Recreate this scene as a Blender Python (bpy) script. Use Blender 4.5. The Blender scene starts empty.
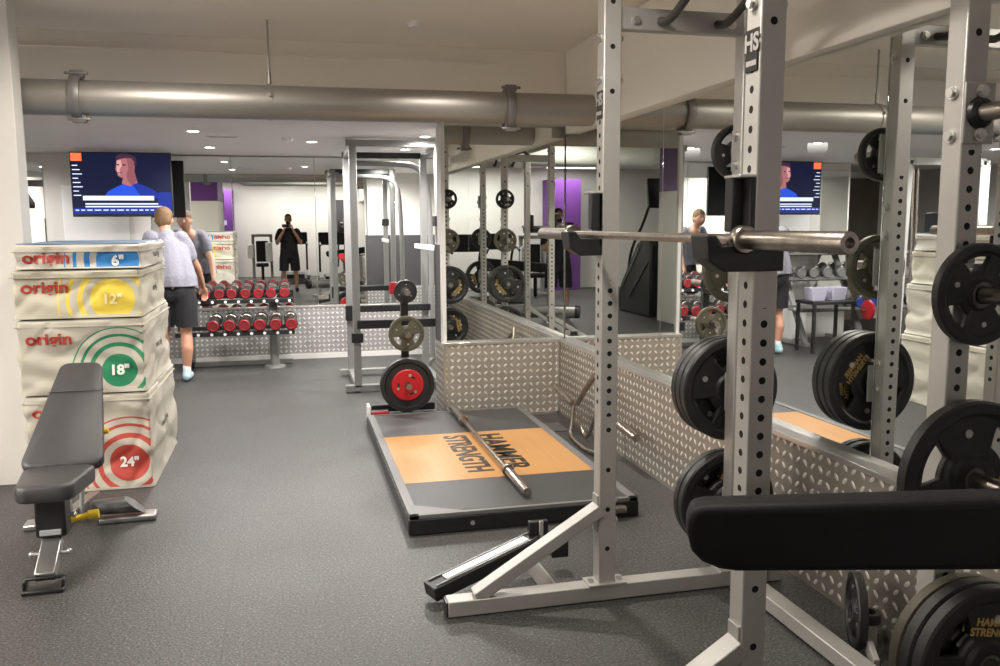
import bpy, bmesh, math, random
from mathutils import Vector, Matrix, Euler, noise
random.seed(7)
C = bpy.context.scene.collection
PI = math.pi
V = Vector

# ------------------------------------------------------------------ camera, world, exposure
CAMH = 1.6
F_PX, YAW, PITCH, ROLL = 860.0, 13.69, 7.24, 0.30
cam_d = bpy.data.cameras.new('camera')
cam = bpy.data.objects.new('camera', cam_d); C.objects.link(cam)
cam_d.sensor_width = 36.0
cam_d.lens = F_PX / 1000.0 * 36.0
cam_d.clip_start = 0.005
cy_, sy_ = math.cos(math.radians(YAW)), math.sin(math.radians(YAW))
cp_, sp_ = math.cos(math.radians(PITCH)), math.sin(math.radians(PITCH))
fw = V((sy_*cp_, cy_*cp_, -sp_)); rt = V((cy_, -sy_, 0)); dn = fw.cross(rt)
cr_, sr_ = math.cos(math.radians(ROLL)), math.sin(math.radians(ROLL))
r2 = cr_*rt + sr_*dn; d2 = -sr_*rt + cr_*dn
mw = Matrix((r2, -d2, -fw)).transposed().to_4x4(); mw.translation = V((0, 0, CAMH))
cam.matrix_world = mw
bpy.context.scene.camera = cam

wd = bpy.data.worlds.new('world'); bpy.context.scene.world = wd
wd.use_nodes = True
wd.node_tree.nodes['Background'].inputs[0].default_value = (0.9, 0.95, 1, 1)
wd.node_tree.nodes['Background'].inputs[1].default_value = 0.05
vs = bpy.context.scene.view_settings
vs.view_transform = 'Standard'; vs.look = 'None'; vs.gamma = 1.0; vs.use_curve_mapping = False
vs.exposure = 0.48
cyc = bpy.context.scene.cycles
cyc.max_bounces = 10; cyc.glossy_bounces = 7; cyc.diffuse_bounces = 4
cyc.sample_clamp_indirect = 4.0

H_NEAR, H_FAR = 2.95, 2.40          # two ceiling heights
XM, YM, YF = 2.25, 6.92, 10.55      # mirror planes: right wall, short wall, far wall

# lamps: (x, y, ceiling height, watts)
LAMPS = [(1.08, 5.22, H_NEAR, 26), (-0.75, 5.0, H_NEAR, 11), (0.55, 2.32, H_NEAR, 13),
         (-4.1, 1.6, H_NEAR, 75), (-4.1, 3.3, H_NEAR, 42), (-4.1, 5.0, H_NEAR, 16), (-1.6, -5.0, H_NEAR, 11), (1.3, -5.2, H_NEAR, 10),  # the three leftmost: unseen fill added to brighten bulkhead, ceiling and uprights
         (-0.76, 7.9, H_FAR, 17), (-0.76, 9.5, H_FAR, 8), (1.25, 8.0, H_FAR, 19), (1.25, 9.4, H_FAR, 15),
         (-3.2, 8.2, H_FAR, 14), (-3.2, 9.6, H_FAR, 12), (0.25, 8.7, H_FAR, 20)]

# ------------------------------------------------------------------ node helper
class Ex:
    """tiny expression builder for Math nodes"""
    def __init__(s, nt, sock): s.nt = nt; s.s = sock
    def _m(s, op, *a):
        n = s.nt.nodes.new('ShaderNodeMath'); n.operation = op
        for i, v in enumerate((s,)+a):
            if isinstance(v, Ex): s.nt.links.new(v.s, n.inputs[i])
            else: n.inputs[i].default_value = v
        return Ex(s.nt, n.outputs[0])
    def __add__(s, o): return s._m('ADD', o)
    def __sub__(s, o): return s._m('SUBTRACT', o)
    def __mul__(s, o): return s._m('MULTIPLY', o)
    def __truediv__(s, o): return s._m('DIVIDE', o)
    def abs(s): return s._m('ABSOLUTE')
    def min(s, o): return s._m('MINIMUM', o)
    def max(s, o): return s._m('MAXIMUM', o)
    def mod(s, o): return s._m('FLOORED_MODULO', o)
    def floor(s): return s._m('FLOOR')
    def lt(s, o): return s._m('LESS_THAN', o)
    def gt(s, o): return s._m('GREATER_THAN', o)
    def sqrt(s): return s._m('SQRT')
    def inv(s): return s * -1.0 + 1.0
    def band(s, a, b): return s.gt(a) * s.lt(b)

def mat(name, col, rough=0.5, metal=0.0, bump=None, var=None, emit=None, coat=0.0, spec=None):
    """bump=(scale,strength), var=(scale, colour2)"""
    m = bpy.data.materials.new(name); m.use_nodes = True
    nt = m.node_tree; b = nt.nodes['Principled BSDF']
    b.inputs['Base Color'].default_value = (*col, 1)
    b.inputs['Roughness'].default_value = rough
    b.inputs['Metallic'].default_value = metal
    if spec is not None: b.inputs['Specular IOR Level'].default_value = spec
    if coat: b.inputs['Coat Weight'].default_value = coat
    tc = nt.nodes.new('ShaderNodeTexCoord')
    if var:
        n = nt.nodes.new('ShaderNodeTexNoise'); n.inputs['Scale'].default_value = var[0]; n.inputs['Detail'].default_value = 4
        nt.links.new(tc.outputs['Object'], n.inputs['Vector'])
        r = nt.nodes.new('ShaderNodeValToRGB')
        r.color_ramp.elements[0].color = (*col, 1); r.color_ramp.elements[1].color = (*var[1], 1)
        r.color_ramp.elements[0].position = .35; r.color_ramp.elements[1].position = .68
        nt.links.new(n.outputs[0], r.inputs[0]); nt.links.new(r.outputs[0], b.inputs['Base Color'])
    if bump:
        n = nt.nodes.new('ShaderNodeTexNoise'); n.inputs['Scale'].default_value = bump[0]; n.inputs['Detail'].default_value = 3
        nt.links.new(tc.outputs['Object'], n.inputs['Vector'])
        bp = nt.nodes.new('ShaderNodeBump'); bp.inputs['Strength'].default_value = bump[1]; bp.inputs['Distance'].default_value = 0.01
        nt.links.new(n.outputs[0], bp.inputs['Height']); nt.links.new(bp.outputs[0], b.inputs['Normal'])
    if emit:
        b.inputs['Emission Color'].default_value = (*emit[0], 1); b.inputs['Emission Strength'].default_value = emit[1]
    return m

def xyz(nt, which='Object'):
    tc = nt.nodes.new('ShaderNodeTexCoord'); sp = nt.nodes.new('ShaderNodeSeparateXYZ')
    nt.links.new(tc.outputs[which], sp.inputs[0])
    return tuple(Ex(nt, sp.outputs[i]) for i in range(3))

def mixcol(nt, fac, a, b):
    n = nt.nodes.new('ShaderNodeMix'); n.data_type = 'RGBA'
    nt.links.new(fac.s, n.inputs[0])
    for k, v in ((6, a), (7, b)):
        if isinstance(v, tuple): n.inputs[k].default_value = (*v, 1)
        else: nt.links.new(v, n.inputs[k])
    return n.outputs[2]

M = {}
M['wall'] = mat('wall_paint', (.66, .64, .61), .6, bump=(60, .05), var=(1.3, (.62, .60, .57)))
M['ceiling'] = mat('ceiling_paint', (.84, .775, .70), .7, bump=(80, .05), var=(1.0, (.81, .745, .67)))
M['ceiling_far'] = mat('far_ceiling_paint', (.66, .64, .63), .65, bump=(80, .05))
M['bulkhead'] = mat('bulkhead_paint', (.82, .775, .70), .65, bump=(70, .05))
M['purple'] = mat('purple_paint', (.11, .026, .19), .5, bump=(60, .05))
M['panel_grey'] = mat('dark_grey_panel', (.055, .052, .058), .5, bump=(60, .05))
M['dark_room'] = mat('dark_wall_finish', (.10, .09, .08), .5, var=(2, (.16, .12, .08)))
M['skirting'] = mat('skirting_paint', (.62, .61, .59), .5, bump=(60, .03))
M['steel'] = mat('silver_powder_coat', (.44, .43, .405), .4, .4, bump=(500, .10), var=(9, (.40, .385, .365)))
M['steel_far'] = mat('pale_grey_powder_coat', (.25, .25, .245), .4, .35, bump=(300, .08))
M['chrome'] = mat('worn_chrome', (.48, .43, .38), .28, 1.0, bump=(200, .06), var=(30, (.36, .32, .28)))
M['bolt'] = mat('zinc_bolt', (.72, .71, .68), .28, .9, bump=(300, .05))
M['pipe'] = mat('silver_pipe_paint', (.38, .36, .325), .45, .7, bump=(120, .10), var=(5, (.38, .36, .33)))
M['duct'] = mat('white_duct_paint', (.72, .74, .70), .5, bump=(60, .05))
M['black'] = mat('black_satin_paint', (.012, .012, .013), .38, bump=(200, .05))
M['rubber'] = mat('black_plate_rubber', (.014, .014, .015), .42, bump=(160, .12), var=(12, (.02, .02, .02)))
M['olive'] = mat('olive_cast_iron', (.085, .078, .052), .45, .3, bump=(140, .18), var=(15, (.11, .10, .07)))
M['redplate'] = mat('red_plate_core', (.45, .010, .014), .4, bump=(120, .06))
M['red'] = mat('red_end_cap', (.33, .012, .018), .35, bump=(120, .04))
M['vinyl'] = mat('grey_bench_vinyl', (.040, .039, .042), .36, bump=(350, .20), var=(4, (.052, .050, .054)))
M['vinyl_black'] = mat('black_bench_vinyl', (.006, .006, .007), .62, bump=(350, .15), spec=.3)
M['yellow'] = mat('yellow_grip', (.75, .50, .02), .45, bump=(200, .08))
M['white_plastic'] = mat('white_plastic', (.75, .75, .74), .4, bump=(100, .03))
M['grey_plastic'] = mat('grey_plastic', (.35, .36, .38), .45, bump=(100, .05))
M['lilac_plastic'] = mat('lilac_plastic', (.48, .47, .60), .45, bump=(100, .05))
M['canvas_text'] = mat('printed_red', (.40, .035, .02), .6, bump=(200, .1))
M['print_white'] = mat('printed_white', (.82, .81, .78), .6, bump=(200, .1))
M['print_grey'] = mat('printed_grey', (.16, .15, .14), .6, bump=(200, .1))
M['print_gold'] = mat('printed_gold', (.45, .30, .10), .5, bump=(200, .1))
M['print_black'] = mat('printed_black', (.012, .010, .009), .5, bump=(200, .1))
M['skin'] = mat('skin', (.48, .24, .155), .5, bump=(90, .12), var=(8, (.52, .27, .18)))
M['skin2'] = mat('tan_skin', (.46, .25, .16), .5, bump=(90, .12), var=(8, (.50, .28, .19)))
M['hair_fair'] = mat('fair_hair', (.13, .07, .03), .6, bump=(120, .9), var=(40, (.22, .125, .055)))
M['hair_dark'] = mat('dark_hair', (.02, .015, .012), .6, bump=(120, .9))
M['shirt'] = mat('lilac_grey_shirt', (.19, .185, .23), .85, bump=(25, .7), var=(90, (.24, .235, .28)))
M['cloth_black'] = mat('black_cloth', (.014, .013, .017), .85, bump=(25, .5))
M['shoe'] = mat('pale_blue_shoe', (.28, .52, .58), .6, bump=(90, .2), var=(30, (.55, .65, .66)))
M['sock'] = mat('white_sock', (.7, .7, .7), .9, bump=(90, .2))
M['tv_dark'] = mat('tv_dark_area', (.01, .01, .02), .6, spec=.15, emit=((.006, .008, .028), 1.0))
M['tv_blue'] = mat('tv_blue_area', (.01, .01, .02), .3, spec=.15, emit=((.010, .030, .27), 1.0))
M['tv_lightblue'] = mat('tv_light_blue_area', (.01, .01, .02), .3, spec=.15, emit=((.018, .075, .62), 1.0))
M['tv_white'] = mat('tv_white_area', (.01, .01, .02), .3, spec=.15, emit=((.75, .8, 1.0), 1.0))
M['tv_orange'] = mat('tv_orange_area', (.01, .01, .02), .3, spec=.15, emit=((1.0, .17, .06), 1.0))
M['tv_skin'] = mat('tv_face_area', (.01, .01, .02), .3, spec=.15, emit=((.36, .13, .14), 1.0))
M['tv_hair'] = mat('tv_hair_area', (.01, .01, .02), .6, spec=.15, emit=((.05, .02, .04), 1.0))
M['tv_shade'] = mat('tv_face_shadow_area', (.01, .01, .02), .3, spec=.15, emit=((.24, .08, .09), 1.0))
M['tv_bright'] = mat('tv_lit_face_area', (.01, .01, .02), .3, spec=.15, emit=((.62, .30, .30), 1.0))
M['lens'] = mat('lamp_lens', (.9, .9, .9), .4, emit=((1.0, .95, .88), 28.0))
M['strip_lens'] = mat('strip_lamp_lens', (.9, .9, .9), .4, emit=((1.0, .97, .92), 6.0))
M['mirror'] = mat('mirror_silver', (.86, .885, .865), .0, 1.0)
nt = M['mirror'].node_tree
_n = nt.nodes.new('ShaderNodeTexNoise'); _n.inputs['Scale'].default_value = 3.0
_r = nt.nodes.new('ShaderNodeMapRange'); _r.inputs['To Min'].default_value = 0.0; _r.inputs['To Max'].default_value = 0.012
nt.links.new(_n.outputs[0], _r.inputs['Value']); nt.links.new(_r.outputs[0], nt.nodes['Principled BSDF'].inputs['Roughness'])

def floor_mat():
    m = bpy.data.materials.new('speckled_rubber_floor'); m.use_nodes = True
    nt = m.node_tree; b = nt.nodes['Principled BSDF']
    x, y, z = xyz(nt)
    tc = nt.nodes.new('ShaderNodeTexCoord')
    n1 = nt.nodes.new('ShaderNodeTexNoise'); n1.inputs['Scale'].default_value = 95; n1.inputs['Detail'].default_value = 2
    n2 = nt.nodes.new('ShaderNodeTexNoise'); n2.inputs['Scale'].default_value = 1.1; n2.inputs['Detail'].default_value = 5
    v = nt.nodes.new('ShaderNodeTexVoronoi'); v.inputs['Scale'].default_value = 42
    for n in (n1, n2, v): nt.links.new(tc.outputs['Object'], n.inputs['Vector'])
    c = mixcol(nt, (Ex(nt, n1.outputs[0]) - .40) * 3.2, (.024, .023, .022), (.110, .107, .104))
    c2 = mixcol(nt, Ex(nt, n2.outputs[0]).band(.5, 2) * .0 + (Ex(nt, n2.outputs[0]) - .35) * .8, c, (.062, .061, .059))
    speck = Ex(nt, v.outputs['Distance']).lt(.13)
    c3 = mixcol(nt, speck * .7, c2, (.22, .215, .21))
    seam = ((x + 50.3).mod(1.0) - .5).abs().gt(.4965).max(((y + 50.2).mod(1.0) - .5).abs().gt(.4965))
    c4 = mixcol(nt, seam * .6, c3, (.03, .03, .03))
    nt.links.new(c4, b.inputs['Base Color'])
    b.inputs['Specular IOR Level'].default_value = .35
    rr = Ex(nt, n2.outputs[0]) * .22 + .38
    nt.links.new(rr.s, b.inputs['Roughness'])
    bp = nt.nodes.new('ShaderNodeBump'); bp.inputs['Strength'].default_value = .35; bp.inputs['Distance'].default_value = .004
    nt.links.new(n1.outputs[0], bp.inputs['Height']); nt.links.new(bp.outputs[0], b.inputs['Normal'])
    return m
M['floor'] = floor_mat()

def checker_mat(name, axis, base, top):
    """checker plate: raised lozenges of alternating slant; axis = horizontal axis of the sheet"""
    m = bpy.data.materials.new(name); m.use_nodes = True
    nt = m.node_tree; b = nt.nodes['Principled BSDF']
    X = xyz(nt); u = X[axis] + 50.0; w = X[2] + 50.0
    P = .056
    iu = (u / P).floor(); iw = (w / P).floor()
    par = (iu + iw).mod(2.0).gt(.5)
    fu = (u / P).mod(1.0) - .5; fv = (w / P).mod(1.0) - .5
    a = fu + fv; c = fu - fv                      # 45 degree axes
    e1 = (a * a) / (.52**2) + (c * c) / (.25**2)
    e2 = (c * c) / (.52**2) + (a * a) / (.25**2)
    e = e1 * par + e2 * par.inv()
    hgt = (e.inv()).max(0.0).min(1.0)
    msk = (hgt * 2.5).min(1.0)
    tc = nt.nodes.new('ShaderNodeTexCoord'); n = nt.nodes.new('ShaderNodeTexNoise'); n.inputs['Scale'].default_value = 3.0; n.inputs['Detail'].default_value = 5
    nt.links.new(tc.outputs['Object'], n.inputs['Vector'])
    basec = mixcol(nt, Ex(nt, n.outputs[0]), base, tuple(v * .72 for v in base))
    nt.links.new(mixcol(nt, msk, basec, top), b.inputs['Base Color'])
    b.inputs['Metallic'].default_value = .6
    nt.links.new((msk * -.12 + .46).s, b.inputs['Roughness'])
    bp = nt.nodes.new('ShaderNodeBump'); bp.inputs['Strength'].default_value = .9; bp.inputs['Distance'].default_value = .004
    nt.links.new(hgt.sqrt().s, bp.inputs['Height']); nt.links.new(bp.outputs[0], b.inputs['Normal'])
    return m
M['checker_x'] = checker_mat('checker_plate_back', 0, (.46, .42, .365), (.86, .82, .75))
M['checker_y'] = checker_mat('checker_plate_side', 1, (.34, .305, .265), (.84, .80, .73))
M['checker_far'] = checker_mat('checker_plate_far', 0, (.46, .45, .435), (.84, .83, .80))

def upright_mat(name, col, zr_y, zr_x, pitch=.052, sparse=.172):
    """powder coat tube with punched holes: zr_y/zr_x = height ranges of close holes on the two face directions"""
    m = mat(name, col, .38, .45, bump=(500, .10)); nt = m.node_tree; b = nt.nodes['Principled BSDF']
    x, y, z = xyz(nt)
    ax, ay = x.abs(), y.abs(); u = ax.min(ay); fy = ay.gt(ax)
    def rows(p, off): 
        zz = (z + off).mod(p) - p/2
        return (zz*zz + u*u).sqrt().lt(.0105)
    dn_, sp = rows(pitch, 0.0), rows(sparse, .03)
    iny = z.band(*zr_y); inx = z.band(*zr_x)
    hy = dn_ * iny + sp * z.band(zr_y[1]-.02, 2.05).max(iny).inv(); hx = dn_ * inx
    hole = hy * fy + hx * fy.inv()
    tc = nt.nodes.new('ShaderNodeTexCoord'); n = nt.nodes.new('ShaderNodeTexNoise'); n.inputs['Scale'].default_value = 14; n.inputs['Detail'].default_value = 5
    nt.links.new(tc.outputs['Object'], n.inputs['Vector'])
    c0 = mixcol(nt, (Ex(nt, n.outputs[0]) - .3), col, tuple(v*.8 for v in col))
    nt.links.new(mixcol(nt, hole, c0, (.004, .004, .004)), b.inputs['Base Color'])
    nt.links.new((hole * -.45 + .45).s, b.inputs['Metallic'])
    nt.links.new((hole * .5 + .38).s, b.inputs['Roughness'])
    return m
M['upright'] = upright_mat('silver_upright_with_holes', (.52, .50, .47), (.80, 1.37), (.85, 2.02))
M['upright_rear'] = upright_mat('silver_rear_upright_with_holes', (.52, .50, .47), (.45, 1.80), (9.0, 9.1))

# ------------------------------------------------------------------ mesh helper
W = {}
SPLIT = {'bolt', 'foot_bolt', 'peg_bolt', 'clamp_lug', 'grip_tube', 'base_plate', 'knob', 'foot_pad', 'leg', 'hanger', 'end_cap', 'foot', 'guide_rod', 'red_disc', 'side_frame', 'floor_bar', 'base', 'boss', 'grip_recess', 'shroud', 'shelf_stud', 'hoop_bracket', 'edge_strip', 'eyes', 'hook_plate', 'lens_ring'}
def frame(d):
    d = d.normalized(); a = V((0, 0, 1)) if abs(d.z) < .9 else V((1, 0, 0))
    u = d.cross(a).normalized(); v = d.cross(u).normalized()
    return u, v
class MB:
    def __init__(s): s.bm = bmesh.new()
    def box(s, c, size, rot=None):
        r = bmesh.ops.create_cube(s.bm, size=1.0)
        R_ = rot.to_matrix().to_4x4() if isinstance(rot, Euler) else (rot.to_4x4() if rot is not None else Matrix())
        bmesh.ops.transform(s.bm, matrix=Matrix.Translation(V(c)) @ R_ @ Matrix.Diagonal((*size, 1)), verts=r['verts'])
        return s
    def bx(s, x0, x1, y0, y1, z0, z1): return s.box(((x0+x1)/2, (y0+y1)/2, (z0+z1)/2), (abs(x1-x0), abs(y1-y0), abs(z1-z0)))
    def bar(s, p0, p1, w, h, up=V((0, 0, 1))):
        p0, p1 = V(p0), V(p1); d = p1-p0; L = d.length; d.normalize()
        u = up.cross(d)
        u = V((1, 0, 0)) if u.length < 1e-4 else u.normalized()
        v = d.cross(u)
        return s.box((p0+p1)/2, (w, h, L), Matrix((u, v, d)).transposed())
    def rings(s, rings, cap0=True, cap1=True, closed=True):
        vs_ = [[s.bm.verts.new(p) for p in r] for r in rings]
        n = len(rings[0])
        for a, b in zip(vs_, vs_[1:]):
            for i in range(n if closed else n-1):
                j = (i+1) % n
                try: s.bm.faces.new((a[i], a[j], b[j], b[i]))
                except ValueError: pass
        if cap0: s.bm.faces.new(list(reversed(vs_[0])))
        if cap1: s.bm.faces.new(vs_[-1])
        return s
    def cyl(s, p0, p1, r, r2=None, seg=24):
        p0, p1 = V(p0), V(p1); u, v = frame(p1-p0); r2 = r if r2 is None else r2
        c = [(math.cos(2*PI*i/seg), math.sin(2*PI*i/seg)) for i in range(seg)]
        return s.rings([[p0+(u*a+v*b)*r for a, b in c], [p1+(u*a+v*b)*r2 for a, b in c]])
    def tube(s, pts, r, seg=12, smooth=0):
        pts = [V(p) for p in pts]
        for _ in range(smooth):
            q = [pts[0]]
            for a, b in zip(pts, pts[1:]): q += [a*.75+b*.25, a*.25+b*.75]
            q.append(pts[-1]); pts = q
        rings = []; u = None
        for i, p in enumerate(pts):
            d = (pts[min(i+1, len(pts)-1)] - pts[max(i-1, 0)]).normalized()
            if u is None: u, v = frame(d)
            else:
                u = (u - d*u.dot(d)).normalized(); v = d.cross(u)
            rr = r[i] if isinstance(r, (list, tuple)) else r
            rings.append([p + (u*math.cos(2*PI*k/seg) + v*math.sin(2*PI*k/seg))*rr for k in range(seg)])
        return s.rings(rings)
    def lathe(s, c, axis, prof, seg=40, closed=False):
        """prof: list of (offset along axis, radius); closed = ring profile with a bore"""
        c, d = V(c), V(axis).normalized(); u, v = frame(d)
        rings = [[c + d*t + (u*math.cos(2*PI*k/seg) + v*math.sin(2*PI*k/seg))*r for k in range(seg)] for t, r in prof]
        if closed:
            vs_ = [[s.bm.verts.new(p) for p in r] for r in rings]
            for a, b in zip(vs_, vs_[1:]+vs_[:1]):
                for i in range(seg): s.bm.faces.new((a[i], a[(i+1) % seg], b[(i+1) % seg], b[i]))
            return s
        return s.rings(rings)
    def prism(s, poly, d, o=(0, 0, 0), U=(1, 0, 0), Vv=(0, 0, 1)):
        o, U, Vv, d = V(o), V(U), V(Vv), V(d)
        a = [o + U*p + Vv*q for p, q in poly]
        return s.rings([a, [p+d for p in a]])
    def ball(s, c, r, sc=(1, 1, 1), seg=16, rot=None):
        q = bmesh.ops.create_uvsphere(s.bm, u_segments=seg, v_segments=max(6, seg//2), radius=r)
        R_ = rot.to_matrix().to_4x4() if rot else Matrix()
        bmesh.ops.transform(s.bm, matrix=Matrix.Translation(V(c)) @ R_ @ Matrix.Diagonal((*sc, 1)), verts=q['verts'])
        return s
    def limb(s, pts, rs, seg=16):
        """closed capsule chain"""
        for i in range(len(pts)-1): s.cyl(pts[i], pts[i+1], rs[i], rs[i+1], seg)
        for p, r in zip(pts, rs): s.ball(p, r, seg=seg)
        return s
    def clusters(s):
        """separate pieces of this mesh as meshes of their own (pieces whose boxes touch stay together)"""
        bm = s.bm; seen = set(); isl = []
        for v in bm.verts:
            if v in seen: continue
            st = [v]; seen.add(v); comp = []
            while st:
                a = st.pop(); comp.append(a)
                for e in a.link_edges:
                    b = e.other_vert(a)
                    if b not in seen: seen.add(b); st.append(b)
            lo = [min(a.co[i] for a in comp)-.001 for i in range(3)]; hi = [max(a.co[i] for a in comp)+.001 for i in range(3)]
            isl.append([comp, lo, hi])
        ch = True
        while ch:
            ch = False
            for i in range(len(isl)):
                for j in range(i+1, len(isl)):
                    A, B = isl[i], isl[j]
                    if all(A[1][k] <= B[2][k] and B[1][k] <= A[2][k] for k in range(3)):
                        isl[i] = [A[0]+B[0], [min(A[1][k], B[1][k]) for k in range(3)], [max(A[2][k], B[2][k]) for k in range(3)]]
                        isl.pop(j); ch = True; break
                if ch: break
        if len(isl) < 2: return [s]
        out = []
        for comp, _, _ in isl:
            q = MB(); mp = {a: q.bm.verts.new(a.co) for a in comp}
            for f in bm.faces:
                if f.verts[0] in mp: q.bm.faces.new([mp[a] for a in f.verts])
            out.append(q)
        bm.free(); return out
    def build(s, name, m, parent=None, bev=0, angle=35, loc=None, local=False):
        bm = s.bm
        if name in SPLIT and parent is not None:
            parts = s.clusters()
            if len(parts) > 1:
                out = [q.build(name + ' ', m, parent, bev, angle, loc, local) for q in parts]
                for o in out: o.name = name
                for o in out: W[o.name] = W[parent.name]
                return out[0]
        bmesh.ops.recalc_face_normals(bm, faces=bm.faces)
        if parent is not None and not local:
            bmesh.ops.transform(bm, matrix=W[parent.name].inverted(), verts=bm.verts)
        if parent is None and loc is not None:
            bmesh.ops.translate(bm, vec=-V(loc), verts=bm.verts)
        th = math.radians(angle)
        for f in bm.faces: f.smooth = True
        for e in bm.edges:
            if len(e.link_faces) == 2 and e.calc_face_angle(0) > th: e.smooth = False
        me = bpy.data.meshes.new(name); bm.to_mesh(me); bm.free()
        me.materials.append(M[m] if isinstance(m, str) else m)
        o = bpy.data.objects.new(name, me); C.objects.link(o)
        if parent is not None: o.parent = parent; W[o.name] = W[parent.name]
        else:
            if loc is not None: o.location = loc
            W[o.name] = Matrix.Translation(V(loc or (0, 0, 0)))
        if bev:
            b = o.modifiers.new('bevel', 'BEVEL'); b.width = bev; b.segments = 2; b.limit_method = 'ANGLE'; b.angle_limit = math.radians(40)
        return o

def tag(o, label=None, cat=None, group=None, kind=None):
    if label: o['label'] = label
    if cat: o['category'] = cat
    if group: o['group'] = group
    if kind: o['kind'] = kind
    return o
def thing(name, label, cat, loc=(0, 0, 0), rot=(0, 0, 0), group=None):
    o = bpy.data.objects.new(name, None); C.objects.link(o); o.empty_display_size = .1
    o.location = loc; o.rotation_euler = rot
    W[o.name] = Matrix.Translation(V(loc)) @ Euler(rot).to_matrix().to_4x4()
    return tag(o, label, cat, group)
def struct(o): o['kind'] = 'structure'; return o
def dup(root, loc, rot=None, label=None, group=None, scale=None):
    kids = [c for c in C.objects if c.parent == root]
    r = root.copy(); C.objects.link(r); r.location = loc
    if rot is not None: r.rotation_euler = rot
    if scale: r.scale = scale
    if label: r['label'] = label
    if group: r['group'] = group
    for ch in kids:
        c = ch.copy(); C.objects.link(c); c.parent = r
        for g in [k for k in C.objects if k.parent == ch]:
            d = g.copy(); C.objects.link(d); d.parent = c
    return r
def bake(o):
    """apply the modifiers of o into its mesh"""
    bpy.context.view_layer.update()
    dg = bpy.context.evaluated_depsgraph_get()
    me = bpy.data.meshes.new_from_object(o.evaluated_get(dg))
    o.modifiers.clear(); o.data = me
    return o
def voxel(o, size, sm=6, it=.6):
    r = o.modifiers.new('r', 'REMESH'); r.mode = 'VOXEL'; r.voxel_size = size; r.use_smooth_shade = True
    s = o.modifiers.new('s', 'SMOOTH'); s.iterations = sm; s.factor = it
    bake(o)
    for p in o.data.polygons: p.use_smooth = True
    return o
def text_bm(mb, s, size, mtx, depth=.001, bold=0.0, fn=None, squeeze=1.0, align='CENTER', space=1.0):
    cu = bpy.data.curves.new('t', 'FONT'); cu.body = s; cu.size = size; cu.extrude = depth; cu.offset = bold
    cu.align_x = align; cu.align_y = 'CENTER'; cu.space_character = space
    o = bpy.data.objects.new('t', cu); C.objects.link(o)
    bpy.context.view_layer.update()
    me = bpy.data.meshes.new_from_object(o.evaluated_get(bpy.context.evaluated_depsgraph_get()))
    tmp = bmesh.new(); tmp.from_mesh(me)
    bmesh.ops.transform(tmp, matrix=mtx @ Matrix.Diagonal((squeeze, 1, 1, 1)), verts=tmp.verts)
    if fn:
        for v in tmp.verts: v.co = fn(v.co)
    m2 = bpy.data.meshes.new('t2'); tmp.to_mesh(m2); tmp.free(); mb.bm.from_mesh(m2)
    bpy.data.objects.remove(o); bpy.data.curves.remove(cu); bpy.data.meshes.remove(me); bpy.data.meshes.remove(m2)
def T(x, y, z, U, Vv):
    """matrix whose local x is U, local y is Vv"""
    U, Vv = V(U).normalized(), V(Vv).normalized(); N = U.cross(Vv)
    m = Matrix((U, Vv, N)).transposed().to_4x4(); m.translation = V((x, y, z)); return m

# ------------------------------------------------------------------ room shell
XL, XW, YB, YBL = -5.2, 2.32, -6.7, 12.4
struct(MB().bx(XL-.1, XW+.1, YB-.1, YBL+.1, -.12, 0).build('floor', 'floor'))
struct(MB().bx(XL-.1, XW+.1, YB-.1, 6.75, H_NEAR, H_NEAR+.1).build('ceiling', 'ceiling'))
struct(MB().bx(XL-.1, XW+.1, 6.75, YBL+.1, H_FAR, H_FAR+.1).build('ceiling_far', 'ceiling_far'))
struct(MB().bx(XL-.1, XW+.1, 6.73, 6.80, H_FAR, H_NEAR+.05).build('wall_downstand', 'bulkhead'))
struct(MB().bx(-2.6, 1.62, 6.705, 6.73, 2.835, 2.845).build('trim_1', 'ceiling'))
struct(MB().bx(XW, XW+.1, YB, YBL, 0, H_NEAR).build('wall_right', 'wall'))
struct(MB().bx(XL-.1, XL, YB, YBL, 0, H_NEAR).build('wall_left', 'wall'))
struct(MB().bx(XL, XW, YBL, YBL+.1, 0, H_NEAR).build('wall_recess', 'wall'))
struct(MB().bx(XL, XW, YB-.1, YB, 0, H_NEAR).build('wall_rear', 'wall'))
# bulkhead over the right mirror
struct(MB().bx(2.19, XW, YB, 6.73, 2.315, H_NEAR).build('wall_bulkhead', 'bulkhead', bev=.004))
# far wall carrying the far mirrors
struct(MB().bx(-3.08, XW, YF+.03, YF+.15, 0, H_FAR).build('wall_far', 'wall', bev=.003))
struct(MB().bx(-2.6, -1.52, YF-.02, YF+.03, 0, H_FAR).build('wall_far_pier', 'wall', bev=.003))
# short wall with its end face; the sides above the kick plate
struct(MB().bx(1.225, XW, YM+.03, 7.26, .0, H_FAR).build('wall_short', 'wall', bev=.003))
struct(MB().bx(1.2, XW, 7.262, 7.275, .62, 1.43).build('wall_short_backing', 'panel_grey'))
struct(MB().bx(1.205, 1.224, YM+.08, 7.262, .62, 1.43).build('wall_short_edge', 'panel_grey'))
struct(MB().bx(1.2, 1.232, YM-.02, YM+.075, .62, H_FAR).build('trim_2', 'skirting', bev=.003))
# left column beside the boxes
struct(MB().bx(-2.6, -1.562, 5.78, 5.96, 0, H_NEAR).build('wall_column', 'wall', bev=.004))
# wall stub left of the camera: white below, purple above
struct(MB().bx(-2.4, -1.4, .65, 2.2, 0, 2.1).build('wall_stub', 'wall', bev=.003))
struct(MB().bx(-2.4, -1.4, .65, 2.2, 2.1, H_NEAR).build('wall_stub_upper', 'purple', bev=.003))
# purple column at the back of the room
struct(MB().bx(-2.35, -1.6, YB, -6.0, 0, H_NEAR-.3).build('wall_rear_column', 'purple', bev=.003))
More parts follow.
